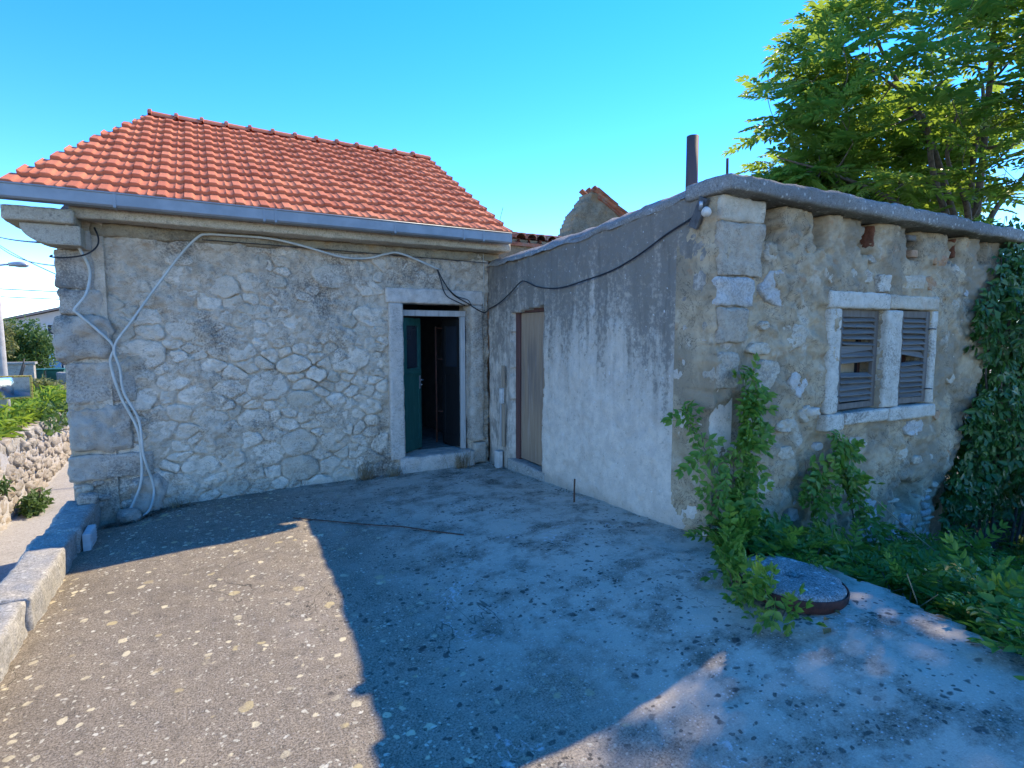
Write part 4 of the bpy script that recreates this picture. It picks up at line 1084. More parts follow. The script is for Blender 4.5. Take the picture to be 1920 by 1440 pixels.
slat_me = {}
def make_shutter(x0, x1, z0, z1, open_ang, rows, label, seed):
    r_ = random.Random(seed); w = x1 - x0
    Mx = Matrix.Translation((x0, YF - 0.012, 0)) @ Matrix.Rotation(open_ang, 4, 'Z')
    b = MB(); st = 0.075; t = 0.034
    b.box((0, 0, z0), (st, t, z1), Mx); b.box((w - st * 0.8, 0, z0), (w, t, z1), Mx)
    b.box((st, 0.002, z0), (w - st * 0.8, t - 0.002, z0 + 0.05), Mx); b.box((st, 0.002, z1 - 0.06), (w - st * 0.8, t - 0.002, z1), Mx)
    sh = b.build('shutter', M['shutter_stile'], out, 0.004)
    sh['label'] = label
    key = round(w, 3)
    if key not in slat_me:
        L = w - st * 1.8 + 0.012
        m = MB(); m.box((-L / 2, -0.032, -0.0055), (L / 2, 0.032, 0.0055)); me = m.mesh('slat')
        bm = bmesh.new(); bm.from_mesh(me); bmesh.ops.bevel(bm, geom=list(bm.edges), offset=0.002, segments=1, affect='EDGES'); bm.to_mesh(me); bm.free()
        me.materials.append(M['shutter_wood']); slat_me[key] = me
    for (z, tilt, roll) in rows:
        p = Mx @ Vector((st + (w - st * 1.8) / 2, t / 2, z))
        e = (Matrix.Rotation(open_ang, 4, 'Z') @ Matrix.Rotation(roll, 4, 'Y') @ Matrix.Rotation(tilt, 4, 'X')).to_euler()
        put('slat', slat_me[key], None, sh, p, e)
    hg = MB()
    for z in (z0 + 0.12, z1 - 0.16):
        hx = 0.02 if seed == 1 else w - 0.02
        hg.tube([Mx @ Vector((hx, -0.006, z)), Mx @ Vector((hx, -0.03, z + 0.005)), Mx @ Vector((hx + (-0.05 if seed == 1 else 0.05), -0.04, z))], 0.006)
    hg.build('hinge', M['dark_metal'], sh)
def rows_of(zs, seed, odd={}):
    r_ = random.Random(seed)
    return [(z, odd.get(i, (R(38) + r_.uniform(-.12, .12), 0))[0], odd.get(i, (0, r_.uniform(-.02, .02)))[1]) for i, z in enumerate(zs)]
zl = [1.085, 1.13, 1.18, 1.23, 1.278, 1.41, 1.455, 1.505, 1.545, 1.60, 1.645, 1.70, 1.745]
make_shutter(4.462, 5.085, 1.0, 1.822, R(2.5), rows_of(zl, 3, {4: (R(30), 0.02), 7: (R(75), -0.06), 8: (R(20), 0.03), 5: (R(48), -0.03)}), 'left shutter with two slats missing', 1)
zr = [1.075, 1.122, 1.168, 1.215, 1.262, 1.308, 1.356, 1.45, 1.50, 1.55, 1.60, 1.65, 1.70, 1.745]
make_shutter(5.345, 5.83, 1.0, 1.828, R(-2), rows_of(zr, 4, {7: (R(60), 0.12), 6: (R(20), -0.05)}), 'right shutter with sagging middle slat', 2)

# brown door in the side wall
bd = MB(); bd.box((XS + 0.095, 4.95, 0.19), (XS + 0.13, 5.585, 1.86)); bdoor = bd.build('door', M['brown_door'], out, 0.006)
bdoor['label'] = 'closed weathered brown door'
df = MB(); df.box((XS + 0.075, 5.588, 0.14), (XS + 0.15, 5.68, 1.98)); df.box((XS + 0.078, 4.93, 1.862), (XS + 0.15, 5.586, 2.0)); df.box((XS + 0.08, 4.90, 0.14), (XS + 0.16, 4.948, 1.86))
df.build('door_frame', M['dark_wood'], out, 0.005)
rough_box('door_sill', (XS - 0.015, 4.90, -0.1), (XS + 0.2, 5.72, 0.175), M['parapet'], out, step=0.03, r=0.012, amp=0.008, freq=9, seed=120)
bw = MB(); bw.box((XS + 0.2, 4.8, 0.0), (XS + 0.24, 5.85, 2.2)); bw.build('inner_wall', M['room'], out)

fp = MB(); fp.tube([(3.68, 3.57, 2.4), (3.677, 3.57, 3.285)], 0.050, 20)
fp.tube([(3.677, 3.57, 3.2851), (3.677, 3.57, 3.2852)], [0.050, 0.043], 20, cap=False); fp.build('flue_pipe', M['flue'], out)
rb = MB(); rb.tube([(3.13, 2.72, 2.6), (3.132, 2.725, 2.80)], 0.010, 6); rb.build('rebar', M['rust_wire'], out)

# ------------------------------------------------------------------ things on and around the terrace
# low parapet of concrete blocks along the lane
par = thing('parapet_wall', 'low parapet of pale concrete blocks along the left edge of the terrace', 'wall', (-1.04, 4.5, 0))
for (y0, y1, zt, x0, x1, k) in ((5.28, 6.24, 0.13, -1.165, -0.925, 1), (4.02, 5.275, 0.128, -1.175, -0.94, 2), (2.9, 3.99, 0.125, -1.19, -0.96, 3), (1.6, 2.88, 0.13, -1.22, -0.98, 4), (-0.6, 1.58, 0.13, -1.22, -0.98, 5)):
    rough_box('block', (x0, y0, -2.1), (x1, y1, zt), M['parapet'], par, step=0.03, r=0.022, amp=0.014, freq=9, seed=130 + k, big=0.006)
hb = thing('hollow_block', 'pale grooved hollow block leaning on the parapet end', 'block', (-0.90, 5.42, -0.07))
b = MB(); b.box((-0.915, 5.30, -0.12), (-0.862, 5.55, 0.075)); b.build('body', M['hollow_block'], hb, 0.006)
b = MB()
for z in np.linspace(-0.03, 0.062, 5): b.box((-0.866, 5.31, z - 0.006), (-0.855, 5.54, z + 0.006))
b.build('ridges', M['hollow_block'], hb, 0.002)
for k, (x, y, z, s, lab) in enumerate(((-0.985, 6.08, 0.165, 0.075, 'grey rubble stone lying on the parapet against the house corner'), (-1.02, 6.12, 0.15, 0.05, 'small pale stone at the outer end of the parapet top'), (-0.70, 6.12, -0.05, 0.09, 'rounded grey stone in the soil at the foot of the house corner'))):
    o = rough_box('loose_stone', (-s, -s * .8, -s * .7), (s, s * .8, s * .7), M['quoin'], None, step=0.018, r=s * 0.45, amp=0.016, freq=11, seed=140 + k, big=0.012)
    o.location = (x, y, z); o.rotation_euler = (0.1, 0.15, k * 1.1); tag(o, lab, 'stone', 'loose stones at the house corner')

# soil and dry litter in the gap at the wall foot
V = []; F = []
for k in range(900):
    x = -0.88 + abs(rng.normal(0, 0.28)); y = 6.2 - abs(rng.normal(0, 0.10)) - 0.02
    if x > 0.2 or y < 5.75: continue
    z = float(terrace_z(x, y)) + rng.uniform(0.004, 0.03) * (1 if y > 5.95 else .5); s = rng.uniform(0.008, 0.028); a = rng.uniform(0, 6.28)
    d = np.array([math.cos(a), math.sin(a), rng.normal(0, .3)]) * s; e = np.array([-math.sin(a), math.cos(a), rng.normal(0, .3)]) * s * rng.uniform(.15, .6)
    p = np.array([x, y, z]); b0 = len(V); V += [p - d, p - e, p + d, p + e]; F.append((b0, b0 + 1, b0 + 2, b0 + 3))
for k in range(1500):
    if k % 2:
        x = rng.uniform(-0.3, 2.0); y = 6.22 - abs(rng.normal(0, 0.05)) - 0.03
    else:
        y = rng.uniform(2.8, 6.1); x = 3.03 - abs(rng.normal(0, 0.035)) - 0.01
    if rng.random() > 0.5 + 0.8 * float(fbm(np.array(x * 3.0), np.array(y * 3.0), 0, 55, 2)): continue
    z = float(terrace_z(x, y)) + rng.uniform(0.004, 0.012); s = rng.uniform(0.005, 0.016); a = rng.uniform(0, 6.28)
    d = np.array([math.cos(a), math.sin(a), rng.normal(0, .2)]) * s; e = np.array([-math.sin(a), math.cos(a), rng.normal(0, .2)]) * s * rng.uniform(.15, .6)
    p = np.array([x, y, z]); b0 = len(V); V += [p - d, p - e, p + d, p + e]; F.append((b0, b0 + 1, b0 + 2, b0 + 3))
tag(put('dry_litter', mesh_np('dry_litter', V, np.array(F), False), M['soil']), 'dry brown litter and grit along the foot of the walls', 'litter', kind='stuff')

# millstone with iron band
mill = thing('millstone', 'old round millstone with rusty iron band lying at the terrace edge', 'millstone', (2.74, 1.86, 0.21))
MR = Matrix.Translation((2.765, 1.885, 0.275)) @ Matrix.Rotation(R(3.0), 4, 'Y') @ Matrix.Rotation(R(2), 4, 'X')
def millstone():
    n = 72; V = []; F = []
    prof = [(0.040, -0.06), (0.040, 0.012), (0.050, 0.03), (0.09, 0.036), (0.14, 0.038), (0.19, 0.037), (0.235, 0.034), (0.262, 0.028), (0.272, 0.014), (0.273, -0.05)]
    for (r, z) in prof:
        for k in range(n):
            a = 2 * math.pi * k / n
            nz = 0.006 * float(fbm(np.array(math.cos(a) * r * 20), np.array(math.sin(a) * r * 20), 0, 151, 4))
            rr_ = r + (0.006 * float(fbm(np.array(math.cos(a) * 3), np.array(math.sin(a) * 3), z * 10, 152, 3)) if r > 0.2 else 0)
            chip = 0.02 * math.exp(-((a - 5.55) / 0.09) ** 2) * (r > 0.22)
            V.append(MR @ Vector((math.cos(a) * (rr_ - chip), math.sin(a) * (rr_ - chip), z + (nz if z > 0 else 0) - chip)))
    for i in range(len(prof) - 1):
        for k in range(n): F.append((i * n + k, i * n + (k + 1) % n, (i + 1) * n + (k + 1) % n, (i + 1) * n + k))
    return mesh_np('stone_disc', V, np.array(F))
put('stone_disc', millstone(), M['millstone'], mill)
n = 64; V = []; F = []
for (r, z) in ((0.276, -0.055), (0.284, -0.053), (0.285, 0.006), (0.281, 0.010), (0.276, 0.009)):
    for k in range(n):
        a = 2 * math.pi * k / n; V.append(MR @ Vector((math.cos(a) * (r + 0.002 * math.sin(a * 7)), math.sin(a) * (r + .002 * math.cos(a * 5)), z)))
for i in range(5):
    for k in range(n): F.append((i * n + k, i * n + (k + 1) % n, ((i + 1) % 5) * n + (k + 1) % n, ((i + 1) % 5) * n + k))
put('iron_band', mesh_np('iron_band', V, np.array(F)), M['rust'], mill)

# rods
def rod(name, pts, r, mat, label, cat, n=6, group=None):
    b = MB(); b.tube(spline(pts, 8), r, n); o = b.build(name, mat); return tag(o, label, cat, group)
rp = [(0.60, 5.14), (0.85, 4.90), (1.17, 4.58), (1.36, 4.38), (1.50, 4.20), (1.70, 3.92)]
rod('metal_rod', [(x, y, float(terrace_z(x, y)) + 0.012 + (0.006 if k == 3 else 0)) for k, (x, y) in enumerate(rp)], 0.0055, M['rust_wire'], 'long thin rusty rod lying across the middle of the terrace', 'rod')
zt = float(terrace_z(2.85, 4.07))
rod('upright_bar', [(2.85, 4.07, zt - 0.05), (2.85, 4.07, zt + 0.1), (2.852, 4.068, zt + 0.21)], 0.008, M['rust_wire'], 'short rusty bar standing upright by the roughcast wall', 'bar')

# pieces of wood beside the brown door
for (nm, y, z0, z1, w, t, mat, lab, rx) in (
    ('wooden_batten', 5.775, 1.00, 1.26, 0.055, 0.02, 'strip_wood', 'short bare batten, uppermost of the pieces beside the brown door', 0.0),
    ('painted_block', 5.80, 0.815, 0.99, 0.06, 0.035, 'white_paint', 'small white block fixed between two battens beside the brown door', 0.0),
    ('wooden_batten', 5.765, 0.305, 0.81, 0.045, 0.025, 'strip_wood', 'long bare batten standing beside the brown door', 0.0),
    ('wooden_lath', 5.83, 0.30, 0.80, 0.03, 0.02, 'frame_wood', 'thin grey lath behind the long batten at the brown door', 0.0),
    ('painted_block', 5.86, 0.03, 0.24, 0.10, 0.06, 'white_paint', 'white painted block standing on the ground left of the brown door', 0.0)):
    b = MB(); b.box((XS - 0.03 - t, y - w / 2, z0), (XS - 0.028, y + w / 2, z1))
    o = b.build(nm, M[mat], None, 0.004); tag(o, lab, nm.split('_')[1], 'wood pieces beside the brown door')

# lamp on the corner of the outbuilding
lamp = thing('corner_lamp', 'small pale spotlight on a dark board under the slab corner', 'lamp', (3.0, 2.84, 2.45))
MX = Matrix.Translation((XS - 0.035, 2.86, 2.46)) @ Matrix.Rotation(R(28), 4, 'X')
b = MB(); b.box((-0.012, -0.04, -0.11), (0.012, 0.04, 0.10), MX); b.build('board', M['dark_metal'], lamp, 0.004)
b = MB(); b.tube([(XS - 0.05, 2.83, 2.47), (XS - 0.07, 2.81, 2.52)], 0.014, 8); b.build('bracket', M['metal_light'], lamp)
b = MB(); b.tube([(3.03, 2.80, 2.475), (2.995, 2.77, 2.455), (2.96, 2.735, 2.435), (2.945, 2.722, 2.427)], [0.014, 0.024, 0.030, 0.033], 14); b.tube([(2.9448, 2.7218, 2.4269), (2.943, 2.720, 2.426)], [0.027, 0.027], 14)
b.build('lamp_head', M['white_paint'], lamp)

# cables
YC = YW - 0.045
w1 = [(-1.02,2.61),(-0.99,2.54),(-0.95,2.4),(-0.89,2.22),(-0.89,2.1),(-0.92,1.96),(-1.0,1.84),(-0.98,1.8),(-0.85,1.66),(-0.74,1.51),(-0.77,1.36),(-0.71,1.06),(-0.6,0.76),(-0.58,0.5),(-0.6,0.22),(-0.72,-0.06)]
w2 = [(2.4,2.37),(1.95,2.515),(1.77,2.50),(1.59,2.45),(1.31,2.44),(0.88,2.53),(0.58,2.575),(0.19,2.575),(0.05,2.57),(-0.03,2.54),(-0.18,2.37),(-0.41,2.03),(-0.59,1.74),(-0.73,1.51),(-0.7,1.31),(-0.68,1.09),(-0.58,0.83),(-0.56,0.5),(-0.5,0.18),(-0.53,0.0),(-0.6,-0.08)]
def ydepth(x, z): return YC - 0.02 * (z < 2.45) - 0.055 * (x < -0.5) * (z < 2.0)
rod('pale_cable', [(x, ydepth(x, z) - (0.24 if z > 2.5 else 0.10 if z > 2.3 else 0), z) for x, z in w1], 0.0125, M['white_cable'], 'pale conduit running down from the corbel at the house corner', 'cable', 8, 'pale cables on the rubble wall')
rod('pale_cable', [(x, ydepth(x, z) - 0.02 - (0.04 if 2.48 < z else 0), z) for x, z in w2], 0.0115, M['white_cable'], 'pale cable looping from under the gutter down to the ground', 'cable', 8, 'pale cables on the rubble wall')
rod('thin_wire', [(0.0, YW - 0.075, 2.52), (0.7, YW - 0.078, 2.515), (1.42, YW - 0.078, 2.505), (2.4, YW - 0.078, 2.49), (3.05, YW - 0.08, 2.48)], 0.0045, M['black_cable'], 'thin black wire stretched along the foot of the cornice', 'wire', 5)
bl = [(2.38,2.37),(2.45,2.24),(2.57,2.09),(2.74,2.0),(2.88,1.92),(2.985,1.885)]
br_ = [(6.16,1.93),(5.92,1.98),(5.66,2.07),(5.41,2.18),(5.29,2.19),(5.02,2.11),(4.62,2.07),(4.18,2.11),(3.8,2.16),(3.47,2.25),(3.18,2.36),(2.95,2.43),(2.88,2.47)]
rod('black_cable', [(x, YW - 0.085, z) for x, z in bl] + [(XS - 0.028, y, z) for y, z in br_], 0.0068, M['black_cable'], 'long black cable sagging from above the open door to the corner lamp', 'cable', 6, 'black cables over the doors')
rod('black_cable', [(2.375, YW - 0.08, 2.37), (2.415, YW - 0.09, 2.25), (2.45, YW - 0.09, 2.13), (2.50, YW - 0.095, 2.06), (2.60, YW - 0.10, 2.01), (2.72, YW - 0.09, 1.965)], 0.006, M['black_cable'], 'short black cable hanging onto the lintel of the open door', 'cable', 6, 'black cables over the doors')
rod('black_cable', [(2.385, YW - 0.08, 2.36), (2.47, YW - 0.10, 2.20), (2.60, YW - 0.10, 2.075), (2.75, YW - 0.10, 2.03), (2.80, YW - 0.095, 1.97)], 0.005, M['black_cable'], 'second strand of black cable sagging above the door lintel', 'cable', 6, 'black cables over the doors')
rod('black_cable', [(-0.83, 6.19, 2.56), (-0.80, 6.15, 2.46), (-0.82, 6.14, 2.38), (-0.90, 6.12, 2.31), (-1.03, 6.10, 2.275), (-1.13, 6.10, 2.275), (-1.14, 6.2, 2.30)], 0.0075, M['black_cable'], 'black cable bending round the house corner under the corbel', 'cable', 6, 'black cables at the house corner')
rod('hanging_wire', [(2.98, YW - 0.06, 2.60), (2.985, YW - 0.065, 2.2), (2.975, YW - 0.06, 1.9)], 0.004, M['white_cable'], 'thin pale wire hanging straight down in the corner of the two walls', 'wire', 5)
rod('aerial_wire', [(3.10, 6.0, 2.74), (3.108, 6.02, 2.95), (3.15, 6.02, 3.12)], 0.003, M['rust_wire'], 'thin bent wire sticking up behind the right end of the gutter', 'wire', 5)

# ------------------------------------------------------------------ leaves
def leaflet_template(L, Wd, fold=0.18, droop=0.12):
    V = [(0, 0, 0), (L * .30, Wd * .5, fold * Wd), (L * .70, Wd * .36, fold * Wd - droop * L * .5), (L, 0, -droop * L), (L * .70, -Wd * .36, fold * Wd - droop * L * .5), (L * .30, -Wd * .5, fold * Wd)]
    return np.array(V), np.array([(0, 1, 2, 3), (0, 3, 4, 5)])[:, ::-1]

def pinnate(pairs, length, leaflet, width, droop=0.25, ang=68, seed=0):
    r_ = np.random.default_rng(seed); V = []; F = []; n = 0
    def curve(t): return np.array([length * t, 0, -droop * length * t * t])
    items = []
    for k in range(pairs):
        t = 0.18 + 0.80 * k / max(1, pairs - 1)
        sc = 1 - 0.35 * abs(t - 0.45)
        for s in (1, -1): items.append((t, s * R(ang - 26 * t) , sc))
    items.append((1.0, 0, 0.8))
    for (t, a, sc) in items:
        T, TF = leaflet_template(leaflet * sc * r_.uniform(.88, 1.1), width * sc * r_.uniform(.88, 1.1), droop=0.22)
        a += r_.normal(0, .09); tw = r_.normal(0, .35)
        c, s = math.cos(a), math.sin(a); ct, st = math.cos(tw), math.sin(tw)
        Rx = np.array([[1, 0, 0], [0, ct, -st], [0, st, ct]]); Rz = np.array([[c, -s, 0], [s, c, 0], [0, 0, 1]])
        p = T @ Rx.T @ Rz.T + curve(t); V.append(p); F.append(TF + n); n += len(p)
    # rachis
    for k in range(3):
        a = curve(k / 3); b = curve((k + 1) / 3); w = length * 0.006 + 0.001
        V.append(np.array([a + [0, w, 0], a - [0, w, 0], b - [0, w, 0], b + [0, w, 0]])); F.append(np.array([[0, 1, 2, 3]]) + n); n += 4
    return np.vstack(V), np.vstack(F)

def lobed(size, seed=0):
    """one ivy-like leaf as two folded halves"""
    V = np.array([(0, 0, 0), (.12, .38, .05), (.48, .46, .03), (.62, .24, .04), (1, 0, -.10), (.62, -.24, .04), (.48, -.46, .03), (.12, -.38, .05)]) * size
    return V, np.array([(0, 1, 2, 3), (0, 3, 4, 4), (0, 4, 5, 5), (0, 5, 6, 7)])

def cloud_mesh(name, templates, P, D, Nn, S, pick=None):
    """copies of leaf templates at points P, along D, facing Nn, scaled S"""
    P = np.asarray(P, float); D = np.asarray(D, float); Nn = np.asarray(Nn, float); S = np.asarray(S, float)
    D = D / np.linalg.norm(D, axis=1, keepdims=True)
    Nn = Nn - (Nn * D).sum(1, keepdims=True) * D
    Nn = Nn / np.maximum(np.linalg.norm(Nn, axis=1, keepdims=True), 1e-6)
    B = np.cross(Nn, D)
    if pick is None: pick = rng.integers(0, len(templates), len(P))
    VV = []; FF = []; n = 0
    for ti, (TV, TF) in enumerate(templates):
        m = np.where(pick == ti)[0]
        if not len(m): continue
        X = (TV[None, :, :1] * D[m][:, None] + TV[None, :, 1:2] * B[m][:, None] + TV[None, :, 2:3] * Nn[m][:, None]) * S[m][:, None, None] + P[m][:, None]
        FFm = TF[None] + (np.arange(len(m)) * len(TV))[:, None, None] + n
        VV.append(X.reshape(-1, 3)); FF.append(FFm.reshape(-1, 4)); n += len(m) * len(TV)
    V = np.vstack(VV); F = np.vstack(FF)
    return mesh_np(name, V, F, False)

def rand_dirs(n, up=0.0, spread=1.0):
    d = rng.normal(0, 1, (n, 3)); d /= np.linalg.norm(d, axis=1, keepdims=True)
    d = d * spread + np.array([0, 0, up]); return d / np.linalg.norm(d, axis=1, keepdims=True)

# ------------------------------------------------------------------ tree of heaven behind the outbuilding
AIL = [pinnate(7, 0.50, 0.162, 0.062, 0.20, 72, s) for s in range(5)]
def grow_tree(name, label, base, trunk_pts, r0, targets, leaf_n, group, leaf_scale=1.0, clear=None, mains=()):
    t = thing(name, label, 'tree', base, group)
    tb = MB(); nodes = []; 
    tp = spline(trunk_pts, 6); m = len(tp)
    tb.tube(tp, [r0 * (1 - 0.6 * i / m) for i in range(m)], 10)
    for i, p in enumerate(tp[m // 4:]): nodes.append((p, r0 * (1 - 0.55 * i / m) * 0.75))
    tb.build('trunk', M['bark'], t)
    lb = MB(); tips = []
    cen = Vector(trunk_pts[-1])
    for k, e in enumerate(mains):
        e = Vector(e); d = e - cen
        pts = spline([cen - Vector((0, 0, 0.1)), cen + d * 0.35 + Vector((0, 0, .1 * d.length)), cen + d * 0.7 + Vector((rng.normal(0, .12), rng.normal(0, .12), .06 * d.length)), e], 6)
        rr_ = [r0 * (0.5 - 0.42 * i / (len(pts) - 1)) for i in range(len(pts))]
        lb.tube(pts, rr_, 7)
        for p, q_ in zip(pts[4:], rr_[4:]): nodes.append((p, q_))
    tg = sorted(targets, key=lambda q: (Vector(q) - cen).length)
    for q in tg:
        q = Vector(q)
        best = min(nodes, key=lambda nd: (nd[0] - q).length * (1.0 + 0.8 * max(0, nd[0].z - q.z)) + 0.25 / max(nd[1], .012) * 0.02)
        a = best[0]; d = q - a
        if d.length < 0.12: tips.append((q, d.normalized() if d.length else Vector((0, 0, 1)))); continue
        mid = a + d * 0.5 + Vector((rng.normal(0, .06), rng.normal(0, .06), -0.10 * d.length + rng.normal(0, .05))) * min(1, d.length)
        pts = spline([a, mid, q], 5)
        ra = min(best[1] * 0.72, 0.012 + 0.025 * d.length); rb = max(0.005, ra * 0.35)
        lb.tube(pts, [ra + (rb - ra) * i / (len(pts) - 1) for i in range(len(pts))], 5)
        for i, p in enumerate(pts[2:]): nodes.append((p, max(.006, ra + (rb - ra) * (i + 2) / (len(pts) - 1))))
        tips.append((q, (q - mid).normalized()))
    lb.build('limbs', M['bark'], t)
    P = []; D = []; N_ = []; S_ = []
    for q, d in tips:
        for k in range(leaf_n):
            a = 2 * math.pi * (k + rng.random() * .8) / leaf_n
            dd = Vector((math.cos(a), math.sin(a), rng.uniform(-0.35, 0.45))) + d * 0.55
            P.append(q + Vector(rng.normal(0, .05, 3)) - d * rng.uniform(0, .14)); D.append(dd); N_.append((rng.normal(0, .3), rng.normal(0, .3), 1)); S_.append(rng.uniform(.7, 1.15) * leaf_scale)
    P = np.array(P); 
    if clear is not None:
        ok = clear(P); P = P[ok]; D = [d for d, o in zip(D, ok) if o]; N_ = [d for d, o in zip(N_, ok) if o]; S_ = [d for d, o in zip(S_, ok) if o]
    put('crown', cloud_mesh('crown', AIL, P, D, N_, S_), M['ailanthus'], t)
    return t

def ellipsoid_targets(cen, rad_, n, inner=0.35, seed=0, keep=None):
    r_ = np.random.default_rng(seed); out_ = []
    while len(out_) < n:
        v = r_.normal(0, 1, 3); v /= np.linalg.norm(v); rr_ = r_.uniform(inner, 1) ** 0.7
        p = np.array(cen) + v * rr_ * np.array(rad_)
        lump = float(fbm(p[0] * .9, p[1] * .9, p[2] * .9, 7 + seed, 2))
        if lump < -0.10: continue
        if keep and not keep(p): continue
        out_.append(p)
    return out_
above = lambda p: p[2] > 2.95 + 0.1 * (p[1] < 6) and not (p[0] < 7.9 and p[2] < 3.2)
tg = ellipsoid_targets((10.3, 5.2, 5.3), (3.2, 2.3, 2.6), 135, 0.3, 3, above)
tg += ellipsoid_targets((8.7, 5.9, 4.9), (1.4, 0.9, 1.5), 40, 0.2, 4, above)
tg += ellipsoid_targets((9.7, 6.5, 3.95), (1.3, .7, .55), 45, 0.2, 8)
tg += ellipsoid_targets((8.8, 6.1, 4.15), (1.2, .8, .5), 26, 0.2, 12)
tg += ellipsoid_targets((9.0, 5.8, 5.6), (1.5, .9, 1.2), 22, 0.2, 13)
tg += ellipsoid_targets((10.66, 3.75, 8.0), (1.75, 1.8, 1.5), 85, 0.2, 6)
grow_tree('tree_of_heaven', 'large leafy tree with feathery leaves rising behind the flat roofed outbuilding', (11.6, 4.6, -0.8),
          [(11.6, 4.6, -0.9), (11.55, 4.6, 0.6), (11.5, 4.6, 1.6), (11.3, 4.7, 2.6)], 0.13, tg, 6, 'trees behind the outbuilding',
          mains=[(8.0, 6.0, 4.4), (8.6, 5.2, 5.7), (9.3, 5.6, 6.9), (10.6, 4.2, 7.8), (12.0, 5.2, 6.6), (12.8, 4.6, 4.8), (9.4, 4.2, 4.7)])
tg = ellipsoid_targets((9.6, 3.0, 5.4), (1.5, 1.6, 2.0), 60, 0.3, 5, lambda p: p[2] > 2.9)
grow_tree('tree_of_heaven', 'leafy tree at the right edge beside the ivy covered end of the outbuilding', (10.4, 3.3, -0.8),
          [(10.4, 3.3, -0.9), (10.3, 3.2, 1.2), (10.1, 3.1, 2.6)], 0.06, tg, 6, 'trees behind the outbuilding', mains=[(8.9, 2.6, 4.6), (9.8, 3.4, 6.2), (10.4, 2.4, 5.2)])
# pale, sunlit saplings low behind the right end of the slab
tg = ellipsoid_targets((12.4, 6.2, 4.6), (3.0, 1.6, 1.5), 190, 0.2, 9, lambda p: p[2] > 3.3)
grow_tree('sapling', 'sunlit young tree low behind the right end of the roof slab', (12.0, 6.3, -0.8),
          [(12.0, 6.3, -0.9), (12.0, 6.3, 1.2), (12.0, 6.3, 2.6)], 0.05, tg, 6, 'trees behind the outbuilding', mains=[(11.0, 6.5, 4.2), (12.3, 6.8, 5.2), (13.6, 6.6, 4.4)])

# ------------------------------------------------------------------ ivy over the right end
IVY = [lobed(0.115, 1), lobed(0.09, 2), pinnate(2, 0.14, 0.10, 0.05, 0.2, 60, 3)]
ivy = thing('ivy', 'dark ivy hanging over the right end of the outbuilding', 'ivy', (7.2, YF - 0.1, -0.8))
def ivy_left(z):
    return np.interp(z, [-0.9, -0.2, 0.0, 0.3, 0.6, 0.92, 1.12, 1.44, 1.66, 1.96, 2.18, 2.4, 2.57], [6.5, 6.35, 6.26, 6.34, 6.56, 6.62, 6.86, 6.95, 6.56, 6.48, 6.85, 7.02, 7.12])
P = []; N_ = []
z = rng.uniform(-0.15, 2.62, 4200); x = rng.uniform(6.2, 9.2, 4200); dep = rng.random(4200)
lim = ivy_left(z) + 0.06 * fbm(x * 3, z * 8, 0, 171, 3)
bulge = 0.08 + 0.50 * sstep(0, 0.9, x - lim) * np.clip(0.6 + 0.9 * fbm(x * 2.2, z * 2.2, 0, 172, 3), 0.05, 2)
y = YF - 0.05 - bulge * np.sqrt(dep)
under_ = -0.12 + 0.18 * fbm(x * 2, x * 0, 0, 173, 3) + 0.25 * sstep(7.6, 9, x)
ok = (x > lim) & (z > under_)
P = np.stack([x, y, z], 1)[ok]
N_ = np.stack([rng.normal(-.2, .45, len(P)), -1 + rng.normal(0, .3, len(P)), rng.normal(.45, .4, len(P))], 1)
D = np.stack([rng.normal(0, .5, len(P)), rng.normal(-.15, .2, len(P)), -1 + rng.normal(0, .35, len(P))], 1)
put('leaves', cloud_mesh('leaves', IVY, P, D, N_, rng.uniform(.7, 1.35, len(P))), M['ivy'], ivy)
st = MB()
for k in range(14):
    x0 = rng.uniform(6.9, 8.8); pts = []
    for i, zz in enumerate(np.linspace(-0.8, 2.4, 7)): pts.append((x0 + 0.12 * math.sin(k + i * 1.3) + 0.1 * (zz - 1), YF - 0.03 - 0.06 * rng.random(), zz))
    st.tube(spline(pts, 4), [0.016 - 0.0004 * i for i in range(25)], 5)
tag(st.build('stems', M['bark'], ivy), kind='stuff')
# hedge mass added behind as dark backing for the shaded hollow under the ivy
hedge = thing('hedge', 'dense hedge added as dark backing for the shade beyond the ruined wall end', 'hedge', (9.0, 4.2, -0.8))
n = 15000
x = rng.uniform(7.35, 13.0, n); z = rng.uniform(-0.9, 3.5, n); yy = 3.2 + 1.5 * rng.random(n) + 0.5 * fbm(x * .8, z * .8, 0, 181, 3) - 0.12 * (x - 7.4)
ok = z < 3.0 + 0.5 * fbm(x * 1.1, x * 0, 0, 183, 3)
P = np.stack([x, yy, z], 1)[ok]
put('leaves', cloud_mesh('leaves', [lobed(0.12, 4), lobed(0.15, 5)], P, rand_dirs(len(P), -.3), rand_dirs(len(P), .4) + np.array([-.2, -.8, 0]), rng.uniform(.8, 1.5, len(P))), M['ivy'], hedge)
hb_ = MB()
for k in range(16):
    a = rng.uniform(7.5, 12.5); hb_.tube(spline([(a, 4.0, -0.9), (a + rng.normal(0, .2), 3.9 + rng.normal(0, .2), 0.8), (a + rng.normal(0, .4), 4.0, 2.8)], 5), 0.022, 5)
tag(hb_.build('stems', M['bark'], hedge), kind='stuff')

